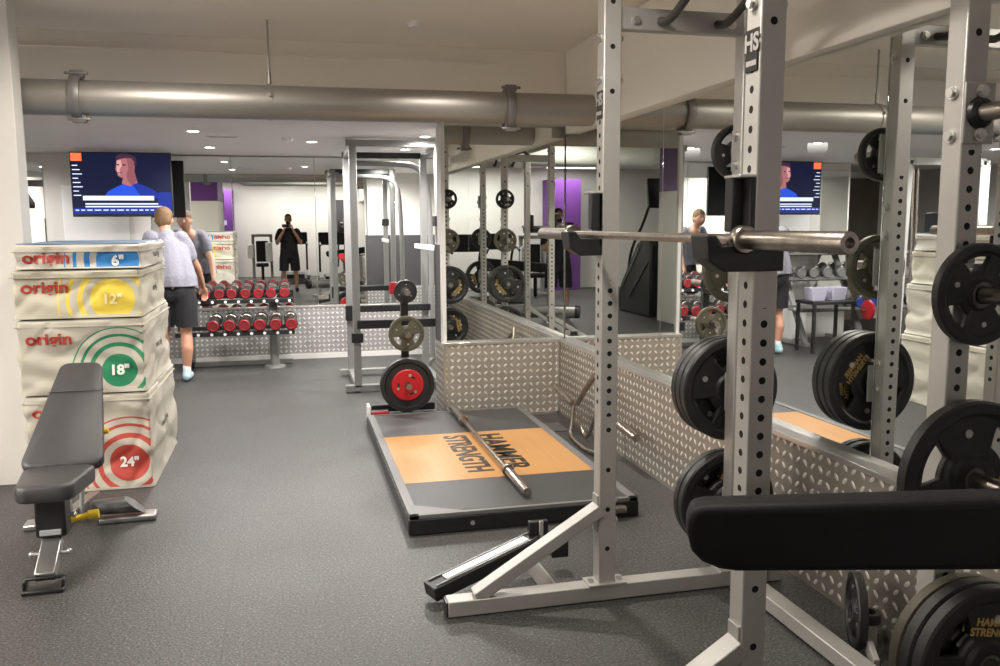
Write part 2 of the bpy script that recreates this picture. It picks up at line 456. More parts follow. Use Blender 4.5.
# doors of the recess
dr = struct(MB().bx(-2.42, -1.75, YF-.05, YF-.02, 0, 2.05).build('door_1', 'white_plastic', bev=.004))
MB().cyl((-1.83, YF-.05, 1.0), (-1.83, YF-.12, 1.0), .012).cyl((-1.83, YF-.115, 1.0), (-1.95, YF-.115, 1.0), .01).build('door_handle', 'chrome', dr)
dr = struct(MB().bx(-4.9, -3.3, YBL-.05, YBL, 0, 2.3).build('door_2', 'dark_room', bev=.004))
MB().bx(-4.12, -4.08, YBL-.075, YBL-.05, 0, 2.3).bx(-3.45, -3.42, YBL-.075, YBL-.05, 0, 2.3).build('door_frame', 'black', dr)

def wainscot(name, x0, x1, y0, y1, m, ledge, top=.615):
    o = struct(MB().bx(x0, x1, y0, y1, 0.0, top).build(name, m))
    MB().bx(*ledge, top-.004, top+.022).build('ledge', 'bolt', o, bev=.003)
    return o
b_ = wainscot('baseboard_right', 2.19, XW, YB+.0, 6.86, 'checker_y', (2.18, XW, YB+.0, 6.86))
b_ = wainscot('baseboard_back', 1.2, 2.19, 6.86, YM+.03, 'checker_x', (1.19, 2.25, 6.85, YM+.03))
MB().bx(1.195, 1.215, 6.853, 6.863, 0, .61).bx(2.165, 2.185, 6.853, 6.863, 0, .61).bx(1.2, 2.18, 6.853, 6.861, 0, .02).build('edge_strip', 'bolt', b_)
struct(MB().bx(1.198, 1.2249, 6.87, 7.27, 0, .615).build('baseboard_edge', 'checker_y'))
b_ = wainscot('baseboard_far', -1.51, XW, YF-.03, YF+.03, 'checker_far', (-1.51, XW, YF-.04, YF+.03))
MB().bx(-1.51, XW, YF-.05, YF-.03, 0, .06).build('skirting_strip', 'skirting', b_)
struct(MB().bx(1.2, XW, 7.262, 7.28, 0, .62).build('baseboard_alcove', 'checker_far'))

def mirror(name, label, x0, x1, y0, y1, z0, z1, group=None):
    o = MB().bx(x0, x1, y0, y1, z0, z1).build(name, 'mirror', loc=((x0+x1)/2, (y0+y1)/2, z0), bev=.0015)
    return tag(o, label, 'mirror', group)
G = .002
seams = [6.90, 4.98, 2.93, .9, -1.2]
lab = ['tall wall mirror in the corner behind the lifting platform, right wall', 'wall mirror panel behind the silver power rack, right wall',
       'wall mirror panel behind the nearest upright of the power rack', 'wall mirror panel of the right wall, nearest the photographer']
for i in range(4):
    mirror('wall_mirror', lab[i], XM, XM+.006, seams[i+1]+G, seams[i]-G, .637, 2.313)
mirror('wall_mirror', 'mirror on the short wall above the checker plate, at the head of the platform', 1.234, 2.249, YM, YM+.006, .637, H_FAR-.003)
fx = [-1.515, -.62, .32, 1.26, 2.2]
fl = ['far wall mirror panel beside the television, reflecting the man in the lilac-grey shirt', 'far wall mirror panel above the red dumbbells, showing the photographer',
      'far wall mirror panel behind the grey half rack', 'far wall mirror panel hidden behind the short wall end']
for i in range(4):
    mirror('wall_mirror', fl[i], fx[i]+G, fx[i+1]-G, YF, YF+.006, .64, 2.385)

mirror('wall_mirror', 'far wall mirror panel to the left of the television, behind the recess dumbbell rack', -3.05, -2.62, YF+.02, YF+.026, .64, 2.30)

# ------------------------------------------------------------------ lamps
def downlight(i, x, y, h, w):
    near = h == H_NEAR
    names = {0: 'round ceiling downlight at the top edge above the lifting platform',
             8: 'round downlight in the low far ceiling, nearer one of the left pair', 9: 'round downlight in the low far ceiling, farther one of the left pair',
             10: 'round downlight above the near side of the grey half rack', 11: 'round downlight above the far side of the grey half rack',
             14: 'round downlight midway along the low far ceiling'}
    t = thing('ceiling_downlight', names.get(i, 'round downlight of the high ceiling over the near gym floor, those far left added as unseen fill' if near else 'round downlight in the low ceiling of the left recess'),
              'ceiling light', (x, y, h), group='ceiling downlights')
    MB().lathe((x, y, h-.006), (0, 0, 1), [(0, .058), (.004, .062), (.006, .062), (.006, .046), (0, .046)], 28, closed=True).build('trim_ring', 'white_plastic', t)
    MB().cyl((x, y, h-.003), (x, y, h-.001), .046, seg=28).build('lens', 'lens', t)
    ld = bpy.data.lights.new('downlight_beam', 'SPOT'); ld.energy = w*7.5; ld.spot_size = math.radians(128 if i == 0 else 172); ld.spot_blend = .55
    ld.shadow_soft_size = .10; ld.color = (1.0, .93, .84) if near else (1.0, .96, .92)
    lo = bpy.data.objects.new('downlight_beam', ld); C.objects.link(lo); lo.parent = t; lo.location = (0, 0, -.04)
for i, a in enumerate(LAMPS): downlight(i, *a)
def batten(label, c, L, ang, w):
    t = thing('strip_light', label, 'ceiling light', c, (0, 0, ang), 'strip lights')
    MB().bx(-.05, .05, -L/2, L/2, -.05, 0).build('housing', 'white_plastic', t, bev=.005, local=True)
    MB().bx(-.035, .035, -L/2+.02, L/2-.02, -.056, -.05).build('diffuser', 'strip_lens', t, local=True)
    ld = bpy.data.lights.new('strip_beam', 'AREA'); ld.shape = 'RECTANGLE'; ld.size = .08; ld.size_y = L; ld.energy = w; ld.color = (1, .97, .93)
    lo = bpy.data.objects.new('strip_beam', ld); C.objects.link(lo); lo.parent = t; lo.location = (0, 0, -.07)
for k, x in enumerate((-2.0, -.1, 1.6)):
    batten('strip light high by the rear wall, ' + ['left of three', 'middle of three', 'right of three'][k], (x, -5.7, H_NEAR), 1.2, PI/2, 28)

# smoke detectors and vents
def detector(x, y, h, label):
    t = MB().lathe((x, y, h-.035), (0, 0, 1), [(0, .03), (.004, .042), (.02, .05), (.035, .055)], 24).build('smoke_detector', 'white_plastic', loc=(x, y, h))
    tag(t, label, 'smoke detector')
detector(.88, 5.98, H_NEAR, 'small round detector on the high ceiling in front of the pipe')
detector(.02, 8.4, H_FAR, 'small round detector on the low far ceiling')
for x, y, l in ((-.55, 8.35, 'thin slot vent in the low far ceiling left of the detector'),):
    t = thing('slot_vent', l, 'vent', (x, y, H_FAR))
    MB().bx(x-.14, x+.14, y-.035, y+.035, H_FAR-.006, H_FAR).build('vent_frame', 'white_plastic', t)
    MB().bx(x-.12, x+.12, y-.012, y+.012, H_FAR-.008, H_FAR-.005).build('slot', 'black', t)

# ------------------------------------------------------------------ overhead pipe
M['clamp_grey'] = mat('grey_clamp_metal', (.22, .21, .20), .45, .5, bump=(200, .1))
PY, PZ, PR = 6.12, 2.42, .112
p = thing('overhead_pipe', 'thick silver pipe running across the room under the high ceiling', 'pipe', (0.3, PY, PZ))
MB().cyl((-2.0, PY, PZ-.01), (2.188, PY, PZ), PR, seg=48).build('pipe_run', 'pipe', p)
def clamp(x, a=0.0):
    cz = PZ - .003
    m = MB()
    m.lathe((x-.03, PY, cz), (1, 0, 0), [(0, PR+.003), (0, PR+.026), (.022, PR+.032), (.040, PR+.032), (.062, PR+.026), (.062, PR+.003)], 48, closed=True)
    ring = m.build('clamp', 'clamp_grey', p)
    q = MB()
    for s in (-1, 1):
        q.box((x+.01, PY-.03*s*0-.02, cz+s*(PR+.028)), (.085, .06, .045))
        q.cyl((x-.06, PY-.045, cz+s*(PR+.03)), (x+.08, PY-.045, cz+s*(PR+.03)), .012, seg=6)
    q.build('clamp_lug', 'clamp_grey', ring, bev=.006)
clamp(-1.28); clamp(1.56)
MB().cyl((-.09, PY, PZ+PR), (-.09, PY, H_NEAR), .008, seg=10).cyl((-.09, PY, PZ+PR+.0), (-.09, PY, PZ+PR+.08), .014, seg=10)\
    .lathe((-.105, PY, PZ-.003), (1, 0, 0), [(0, PR+.001), (0, PR+.006), (.03, PR+.006), (.03, PR+.001)], 48, closed=True)\
    .cyl((-.09, PY-PR-.02, PZ+.03), (-.09, PY-PR+.01, PZ+.03), .012, seg=8).build('hanger_rod', 'pipe', p)
d = thing('round_duct', 'fat white round duct under the ceiling above the power rack, seen in the mirrors', 'duct', (.8, 1.45, 2.63))
MB().cyl((-.85, 1.45, 2.63), (2.188, 1.45, 2.63), .19, seg=40).build('duct_run', 'duct', d)
MB().lathe((-.85, 1.45, 2.63), (-1, 0, 0), [(0, .19), (.06, .18), (.12, .15), (.15, .09), (.16, .01)], 40).build('end_dome', 'duct', d)
MB().bx(.6, .63, 1.44, 1.46, 2.8, H_NEAR).bx(1.7, 1.73, 1.44, 1.46, 2.8, H_NEAR).build('hanger', 'steel', d)

# ------------------------------------------------------------------ foam boxes
def box_mat(name, W_, D_, H_, ring, cx, cz, radii, tone):
    m = bpy.data.materials.new(name); m.use_nodes = True
    nt = m.node_tree; b = nt.nodes['Principled BSDF']; b.inputs['Roughness'].default_value = .62
    x, y, z = xyz(nt)
    front = y.lt(-D_/2+.05).max(y.gt(D_/2-.05))
    nz = nt.nodes.new('ShaderNodeTexNoise'); nz.inputs['Scale'].default_value = 5; nz.inputs['Detail'].default_value = 4
    tc = nt.nodes.new('ShaderNodeTexCoord'); nt.links.new(tc.outputs['Object'], nz.inputs['Vector'])
    base = mixcol(nt, Ex(nt, nz.outputs[0]), tone, tuple(v*.86 for v in tone))
    sx = y.gt(0.0) * 2.0 - 1.0                     # graphics mirrored on the back so they read the right way
    xx = x * sx * -1.0
    dx, dz = xx - cx, z - cz
    r = (dx*dx + dz*dz).sqrt()
    k = None
    for a, c in radii:
        q = r.band(a, c); k = q if k is None else k + q
    inside = xx.lt(W_/2-.012) * z.band(.02 if H_ > .2 else .012, H_-.045) * front
    out = mixcol(nt, k * inside, base, ring)
    nt.links.new(out, b.inputs['Base Color'])
    n2 = nt.nodes.new('ShaderNodeTexNoise'); n2.inputs['Scale'].default_value = 300
    nt.links.new(tc.outputs['Object'], n2.inputs['Vector'])
    bp = nt.nodes.new('ShaderNodeBump'); bp.inputs['Strength'].default_value = .25; bp.inputs['Distance'].default_value = .002
    nt.links.new(n2.outputs[0], bp.inputs['Height']); nt.links.new(bp.outputs[0], b.inputs['Normal'])
    return m
BW, BD = .705, 1.18
def foam_box(z0, H_, x0, dep, label, num, ring, radii, cx, cz, seed, tone, dz_text, numcol='print_white', top=None, skew=0.0):
    W_, D_ = BW, dep
    t = thing('foam_plyo_box', label, 'plyometric box', (x0, 5.50+D_/2, z0), (0, 0, skew), 'stack of foam jump boxes')
    def disp(p):
        """wrinkled cover: outward push of a point of the box surface"""
        q = V((p.x*2.2, p.y*2.0, p.z*6.0 + seed*3.1))
        w = noise.noise(q)*.018 + noise.noise(V((p.x*5+p.z*9, p.y*5-p.z*7, p.z*2+seed)))*.013
        w -= .012*max(0.0, 1-abs(noise.noise(V((p.x*3.1+p.y*2, p.z*5.0-p.x*3, seed*2.7))))*7)
        ex = abs(2*p.x/W_); ey = abs(2*p.y/D_); ez = abs(2*(p.z-H_/2)/H_)
        edge = min(1.0, (1-min(1, ez))*H_/.08 + .15)
        # draped folds: sag lines sweeping down to the corners
        w += -.008*abs(math.sin((p.z*14 + p.x*6 + seed)))*edge
        return w*edge
    bm = bmesh.new(); nx, ny, nz = 40, 40, max(8, int(H_/.016))
    def face(fn, a, b_):
        g = [[bm.verts.new(fn(i/a, j/b_)) for j in range(b_+1)] for i in range(a+1)]
        for i in range(a):
            for j in range(b_): bm.faces.new((g[i][j], g[i+1][j], g[i+1][j+1], g[i][j+1]))
    hx, hy = W_/2, D_/2
    for s in (-1, 1):
        face(lambda u, v: V(((u-.5)*W_, s*hy, v*H_)), nx, nz)
        face(lambda u, v: V((s*hx, (u-.5)*D_, v*H_)), ny, nz)
        face(lambda u, v: V(((u-.5)*W_, (v-.5)*D_, H_/2+s*H_/2)), nx, ny)
    bmesh.ops.remove_doubles(bm, verts=bm.verts, dist=1e-4)
    for v in bm.verts:
        p_ = v.co.copy(); n = V((0, 0, 0))
        if abs(abs(p_.x)-hx) < 1e-3: n.x = math.copysign(1, p_.x)
        if abs(abs(p_.y)-hy) < 1e-3: n.y = math.copysign(1, p_.y)
        up = p_.z > H_-1e-3; lo = p_.z < 1e-3
        if n.length > 0: v.co += n*disp(p_)
        if n.x and n.y: v.co -= n*.010
        if up and n.length > 0: v.co -= n*.010; v.co.z -= .006
        elif up: v.co.z += noise.noise(V((p_.x*4, p_.y*4, seed)))*.008 - .004
        if lo and n.length > 0: v.co.z += .004
    mb = MB(); mb.bm.free(); mb.bm = bm
    m = box_mat('canvas_cover_%s' % num, W_, D_, H_, ring, cx, cz, radii, tone)
    mb.build('cover', m, t, local=True, angle=60)
    mb = MB()
    mb.bx(-hx-.004, hx+.004, -hy-.004, hy+.004, H_-.048, H_-.044)
    mb.build('seam_piping', 'canvas_piping', t, local=True)
    if top: MB().bx(-hx+.02, hx-.02, -hy+.02, hy-.02, H_-.002, H_+.004).build('top_panel', top, t, local=True, bev=.003)
    def onf(s):
        def fn(c):
            p_ = V((c.x, s*hy, c.z)); return V((c.x, s*(hy + disp(p_)) + (c.y*1.0) + s*.004, c.z))
        return fn
    for s in (-1, 1):
        U = (1, 0, 0) if s < 0 else (-1, 0, 0)
        mb = MB(); text_bm(mb, 'origin', .098, T((-.175 if s < 0 else .175), 0, dz_text, U, (0, 0, 1)), bold=.0028, fn=onf(s), squeeze=1.12)
        mb.build('lettering', 'canvas_text', t, local=True)
        mb = MB(); text_bm(mb, num, .082, T(cx if s < 0 else -cx, 0, cz, U, (0, 0, 1)), bold=.003, fn=onf(s))
        mb.build('size_mark', numcol, t, local=True)
    def ons(c):
        p_ = V((hx, c.y, c.z)); return V((hx + disp(p_) + .004 + c.x, c.y, c.z))
    mb = MB(); text_bm(mb, 'www.origin', .06, T(0, .02, H_*.5, (0, 1, 0), (0, 0, 1)), fn=ons)
    mb.build('side_lettering', 'print_grey', t, local=True)
    return t
M['canvas_piping'] = mat('canvas_piping', (.36, .33, .27), .7, bump=(200, .1))
M['blue_vinyl'] = mat('blue_grey_top_vinyl', (.16, .25, .38), .45, bump=(60, .3))
tone = (.48, .45, .38)
XB = -1.212
foam_box(0.0, .60, XB+.005, 1.16, 'tall foam jump box marked 24 with red rings, bottom of the stack', '24"', (.42, .05, .035), [(0, .115), (.155, .185), (.225, .243), (.275, .285)], .215, .165, 1, tone, .50)
foam_box(.602, .452, XB-.005, 1.14, 'foam jump box marked 18 with green rings, third from the top', '18"', (.012, .20, .09), [(0, .10), (.145, .17), (.205, .222), (.255, .263)], .20, .135, 2, tone, .335)
M['print_yellow'] = mat('printed_pale_yellow', (.80, .70, .35), .6, bump=(200, .1))
foam_box(1.056, .290, XB-.01, 1.10, 'foam jump box marked 12 with yellow rings, second from the top', '12"', (.72, .55, .06), [(0, .125), (.165, .195), (.235, .255), (.295, .305)], .19, .11, 3, (.52, .49, .39), .185, numcol='print_yellow')
foam_box(1.348, .148, XB+.005, 1.06, 'thin foam jump box marked 6 with blue rings, top of the stack', '6"', (.02, .20, .52), [(0, .12), (.155, .185), (.225, .245), (.285, .292)], .21, .045, 4, (.55, .52, .455), .066, top='blue_vinyl', skew=.01)

# ------------------------------------------------------------------ adjustable bench (left)
b = thing('adjustable_bench', 'grey adjustable weight bench with raised backrest in front of the foam boxes', 'weight bench', (-1.12, 4.60, 0), (0, 0, .03))
def pad(name, parent, cx, p0, p1, w0, w1, th, m, local=True, cr=.05, n=10):
    """cushion from p0 to p1 (in the yz plane of the parent), widths w0..w1, rounded corners"""
    p0, p1 = V(p0), V(p1); d_ = (p1-p0); L = d_.length; d_.normalize()
    U = V((1, 0, 0)); N = U.cross(d_).normalized()
    pts = []
    def hw(t): return (w0 + (w1-w0)*t)/2
    for sx, sy, a0 in ((1, 0, -PI/2), (1, 1, 0), (-1, 1, PI/2), (-1, 0, PI)):
        c_ = V((sx*(hw(sy)-cr), (cr if sy == 0 else L-cr)))
        for k in range(n+1):
            a = a0 + PI/2*k/n; pts.append((c_.x+cr*math.cos(a), c_.y+cr*math.sin(a)))
    mb = MB(); rings = []
    for off, sh in ((0, .012), (.010, .002), (.5*th, 0), (th-.016, .001), (th-.005, .008), (th, .022)):
        r = []
        for x, y in pts:
            q = V((x, y-L/2)); k = max(0, 1 - sh/max(q.length, .01)); q = q*k
            r.append(V(p0) + U*(q.x+cx) + d_*(q.y+L/2) + N*(off-th/2))
        rings.append(r)
    mb.rings(rings)
    return mb.build(name, m, parent, local=local, angle=50)
# local frame: foot end toward -y (camera), backrest rising toward +y
sp = pad('seat_pad', b, 0, (0, -.52, .415), (0, -.13, .405), .25, .32, .08, 'vinyl', cr=.06)
bp_ = pad('back_pad', b, 0, (0, -.12, .42), (0, .52, .835), .37, .215, .06, 'vinyl', cr=.05)
MB().bar((-.13, .29, .73), (.13, .29, .73), .004, .0035).build('seam', 'black', bp_, local=True)
f = MB()
f.bar((0, -.58, .05), (0, -.12, .33), .075, .05)           # front leg tube
f.bar((0, -.42, .12), (0, .62, .06), .06, .06)             # spine
f.bar((0, -.36, .37), (0, .02, .34), .07, .05)             # under the seat
M['steel_dark'] = mat('gunmetal_paint', (.16, .16, .165), .3, .7, bump=(300, .08))
M['alu'] = mat('brushed_aluminium', (.45, .45, .45), .3, .9, bump=(200, .08))
f = MB()
f.bar((0, -.58, .055), (0, -.30, .21), .085, .05); f.bar((0, -.30, .20), (0, .62, .055), .06, .055)
f.bar((0, -.22, .20), (0, -.34, .37), .06, .05); f.bar((-.045, .02, .13), (-.045, .22, .60), .02, .035); f.bar((.045, .02, .13), (.045, .22, .60), .02, .035)
f.bar((0, -.05, .15), (0, -.16, .36), .05, .05)
f.build('frame', 'alu', b, bev=.006, local=True)
MB().bx(-.065, .065, -.42, -.30, .18, .37).build('front_cover', 'black', b, bev=.012, local=True)
MB().bx(-.045, .045, -.432, -.42, .195, .22).build('grey_plate_label', 'grey_plastic', b, bev=.002, local=True)
MB().bx(-.085, .085, -.64, -.56, .0, .02).bx(-.085, .085, -.585, -.56, .045, .06).bx(-.085, -.07, -.62, -.57, .015, .055).bx(.07, .085, -.62, -.57, .015, .055).build('front_foot', 'black', b, bev=.006, local=True)
q = MB()
for s in (-1, 1):
    for (y_, z_) in ((-.45, .12), (-.30, .245)):
        q.cyl((s*.03, y_, z_), (s*.075, y_, z_), .011, seg=8); q.ball((s*.078, y_, z_), .014, seg=10)
q.build('knob', 'bolt', b, local=True)
for s, L in ((1, .30), (-1, .22)):
    a = MB(); a.rings([[V((s*xx, .30+yy*k, .085+zz*k)) for yy, zz in [(math.cos(2*PI*i/20)*.055, math.sin(2*PI*i/20)*.045) for i in range(20)]] for xx, k in ((.05, .9), (L-.09, 1.0))], True, False)
    # slanted end cut
    a.rings([[V((s*(L-.09 + (.045-zz)*1.1), .30+yy, .085+zz)) for yy, zz in [(math.cos(2*PI*i/20)*.055, math.sin(2*PI*i/20)*.045) for i in range(20)]],
             [V((s*(L-.09), .30+yy, .085+zz)) for yy, zz in [(math.cos(2*PI*i/20)*.055, math.sin(2*PI*i/20)*.045) for i in range(20)]]], True, False)
    o = a.build('rear_foot_tube', 'steel_dark', b, local=True)
    MB().bx(s*.08, s*(L+.07), .245, .355, .0, .035).build('foot_plate', 'alu', o, bev=.01, local=True)
MB().cyl((.03, -.14, .17), (.12, -.14, .185), .015).cyl((.11, -.14, .185), (.155, -.14, .19), .022).build('seat_lever', 'yellow', b, local=True)
MB().cyl((.03, .30, .50), (.15, .30, .505), .016).build('back_lever', 'yellow', b, local=True)

# ------------------------------------------------------------------ lifting platform
px0, px1, py0, py1 = .555, 1.815, 4.27, 6.72
pl = thing('lifting_platform', 'black rubber lifting platform with a wooden centre beside the checker plate corner', 'lifting platform', ((px0+px1)/2, (py0+py1)/2, 0))
MB().bx(px0+.03, px1-.03, py0+.03, py1-.03, .0, .088).build('base', 'black', pl)
M['mat_rubber'] = mat('platform_rubber', (.035, .035, .036), .5, bump=(220, .25), var=(60, (.05, .05, .05)))
MB().bx(px0+.05, px1-.05, py0+.05, 4.85, .085, .1).build('rubber_mat', 'mat_rubber', pl)
MB().bx(px0+.05, px1-.05, 5.98, py1-.04, .085, .1).build('rubber_mat', 'mat_rubber', pl)
M['frame_grey'] = mat('grey_edge_paint', (.13, .13, .13), .5, bump=(200, .1))
def wood_mat():
    m = bpy.data.materials.new('honey_wood_boards'); m.use_nodes = True
    nt = m.node_tree; b = nt.nodes['Principled BSDF']
    tc = nt.nodes.new('ShaderNodeTexCoord'); mp = nt.nodes.new('ShaderNodeMapping'); mp.inputs['Scale'].default_value = (30, 1.2, 1)
    n = nt.nodes.new('ShaderNodeTexNoise'); n.inputs['Scale'].default_value = 1.5; n.inputs['Detail'].default_value = 6
    nt.links.new(tc.outputs['Object'], mp.inputs['Vector']); nt.links.new(mp.outputs[0], n.inputs['Vector'])
    n2 = nt.nodes.new('ShaderNodeTexNoise'); n2.inputs['Scale'].default_value = 2.5; nt.links.new(tc.outputs['Object'], n2.inputs['Vector'])
    c = mixcol(nt, Ex(nt, n.outputs[0]), (.50, .255, .085), (.38, .185, .06))
    c2 = mixcol(nt, (Ex(nt, n2.outputs[0]) - .3) * .7, c, (.50, .28, .105))
    x, y, z = xyz(nt)
    s = ((x + 50.0).mod(.32) - .16).abs().gt(.1590)
    nt.links.new(mixcol(nt, s * .35, c2, (.2, .1, .03)), b.inputs['Base Color'])
    b.inputs['Roughness'].default_value = .33
    return m
M['wood'] = wood_mat()
MB().bx(px0+.05, px1-.05, 4.85, 5.98, .085, .101).build('wood_deck', 'wood', pl)
fr = MB()
fr.bx(px0, px0+.05, py0, py1, .085, .106); fr.bx(px1-.05, px1, py0, py1, .085, .106); fr.bx(px0, px1, py0, py0+.03, .085, .106); fr.bx(px0, px1, py1-.02, py1, .085, .104)
fr.prism([(px0+.03, py0+.02), (px0+.30, py0+.02), (px0+.03, py0+.18)], (0, 0, .022), (0, 0, .085), (1, 0, 0), (0, 1, 0))
fr.build('edge_frame', 'frame_grey', pl, bev=.002)
sd = MB(); sd.bx(px0-.002, px1+.002, py0-.008, py0+.03, .004, .084); sd.bx(px0-.006, px0+.02, py0, py1, .004, .084); sd.bx(px1-.02, px1+.006, py0, py1, .004, .084)
sd.build('side_rail', 'black', pl, bev=.003)
MB().cyl((px0+.33, py0-.008, .045), (px0+.33, py0-.014, .045), .012, seg=12).cyl((px1-.13, py0-.008, .05), (px1-.13, py0-.012, .05), .012, seg=12).build('bolt', 'bolt', pl)
MB().cyl((px1-.15, py0-.035, .055), (px1-.085, py0-.035, .055), .022, seg=20).build('band_peg', 'chrome', pl)
MB().bx(px1-.14, px1-.09, py0-.03, py0-.006, .035, .075).build('peg_bracket', 'black', pl, bev=.004)
tx = MB()
text_bm(tx, 'HAMMER', .235, T(1.325, 5.44, .102, (0, -1, 0), (1, 0, 0)), bold=.006, squeeze=.95)
tx.build('lettering', 'print_black', pl); tx = MB()
text_bm(tx, 'STRENGTH', .225, T(1.085, 5.44, .102, (0, -1, 0), (1, 0, 0)), bold=.006, squeeze=.82)
tx.build('lettering', 'print_black', pl)

# ------------------------------------------------------------------ barbells
def barbell(label, x, y0, y1, z, tilt=0.0):
    cy = (y0+y1)/2; L = y1-y0
    t = thing('barbell', label, 'barbell', (x, cy, z), (tilt, 0, 0))
    h = L/2; sl = .43
    MB().cyl((0, -h+.02, 0), (0, h-.02, 0), .0145, seg=20).build('shaft', 'chrome', t, local=True)
    for s in (-1, 1):
        a = MB()
        a.lathe((0, s*(h-sl), 0), (0, s, 0), [(0, .0146), (0, .024), (.0, .025), (sl-.004, .025), (sl, .023), (sl, .012), (sl-.02, .012), (sl-.02, .0146)], 28, closed=True)
        o = a.build('sleeve', 'chrome', t, local=True)
        MB().lathe((0, s*(h-sl-.035), 0), (0, s, 0), [(0, .0146), (0, .034), (.006, .038), (.03, .038), (.036, .034), (.036, .0146)], 28, closed=True).build('collar', 'chrome', o, local=True)
    return t
BARZ = 1.555
barbell('steel barbell resting across the hooks of the silver power rack', 1.167, 1.62, 3.93, BARZ)
barbell('steel barbell lying on the wooden platform', 1.225, 4.41, 6.66, .1385)

# ------------------------------------------------------------------ weight plates
PL = {}
def plate(kind, R, th, m, slots=3, core=None, label_txt=False, bolts=True, ring=.14):
    """axis along local y, bore at the origin, face toward -y"""
    t = thing('weight_plate', 'x', 'weight plate', (0, -50, 0))
    mb = MB(); h = th/2
    mb.lathe((0, 0, 0), (0, 1, 0), [(-h*.8, .026), (-h, .034), (-h, R*.28), (-h*.55, R*.33), (-h*.55, R*.80), (-h, R*.85), (-h, R*.97), (-h*.7, R),
                                   (h*.7, R), (h, R*.97), (h, R*.85), (h*.55, R*.80), (h*.55, R*.33), (h, R*.28), (h, .034), (h*.8, .026)], 64, closed=True)
    o = mb.build('disc', m, t, local=True, angle=40)
    if slots:
        cut = MB()
        for k in range(slots):
            a0 = 2*PI*k/slots + .5
            rin, rout, da = R*.46, R*.74, .42
            pts = [(math.cos(a0+da*(i/8*2-1))*rout, math.sin(a0+da*(i/8*2-1))*rout) for i in range(9)] + [(math.cos(a0+da*.75*(1-i/8*2))*rin, math.sin(a0+da*.75*(1-i/8*2))*rin) for i in range(9)]
            cut.prism(pts, (0, .3, 0), (0, -.15, 0))
        c_ = cut.build('cut', m); c_.location = (0, -50, 0)
        bo = o.modifiers.new('b', 'BOOLEAN'); bo.operation = 'DIFFERENCE'; bo.object = c_; bo.solver = 'EXACT'
        bake(o); bpy.data.objects.remove(c_)
        o.data.materials.clear(); o.data.materials.append(M[m] if isinstance(m, str) else m)
    if core:
        MB().lathe((0, 0, 0), (0, 1, 0), [(-h-.003, .03), (-h-.003, R*.55), (-h+.004, R*.59), (h-.004, R*.59), (h+.003, R*.55), (h+.003, .03)], 40, closed=True).build('core', core, t, local=True)
        q = MB()
        for k in range(3):
            a = 2*PI*k/3+1.2; q.box((math.cos(a)*R*.34, 0, math.sin(a)*R*.34), (R*.20, th+.010, R*.10), Euler((0, -a-PI/2, 0)))
        q.build('grip_recess', 'black', t, bev=.006, local=True)
    MB().lathe((0, 0, 0), (0, 1, 0), [(-h-.002, .0262), (-h-.002, .036), (h+.002, .036), (h+.002, .0262)], 28, closed=True).build('hub_ring', 'steel_dark', t, local=True)
    if bolts:
        q = MB()
        for k in range(3):
            a = 2*PI*k/3 + .5 + PI/3; e = h*.55 if not core else h+.003
            for s in (-1, 1):
                q.cyl((math.cos(a)*R*.60*(1 if not core else .62), s*(e-.004), math.sin(a)*R*.60*(1 if not core else .62)), (math.cos(a)*R*.60*(1 if not core else .62), s*(e+.004), math.sin(a)*R*.60*(1 if not core else .62)), R*.055, seg=16)
        q.build('boss', 'bolt', t, local=True)
    if label_txt:
        for s in (-1, 1):
            q = MB(); U = (1, 0, 0) if s < 0 else (-1, 0, 0)
            for zc, w in ((R*.55, 'HAMMER'), (R*.42, 'STRENGTH')):
                text_bm(q, w, R*.14, T(0, s*(h*.55+.002), zc, U, (0, 0, 1)), bold=.001)
            q.build('lettering', 'print_gold', t, local=True)
    PL[kind] = t; t['k'] = 0
    del t['k']
    return t
plate('small', .118, .03, 'rubber', 3, label_txt=False)
plate('medium', .145, .034, 'rubber', 3)
plate('olive', .145, .034, 'olive', 3)
plate('olive_big', .225, .045, 'olive', 3)
plate('big', .230, .046, 'rubber', 3, label_txt=True)
plate('red', .222, .07, 'rubber', 0, core='redplate')
plate('tiny_olive', .095, .03, 'rubber', 0)
used = set()
def put(kind, x, y, z, label, ry=0.0, group=None, rot=None):
    t = PL[kind]
    e = (0, ry, 0) if rot is None else rot
    if kind not in used:
        used.add(kind); t.location = (x, y, z); t.rotation_euler = e; t['label'] = label
        if group: t['group'] = group
        return t
    return dup(t, (x, y, z), e, label, group)

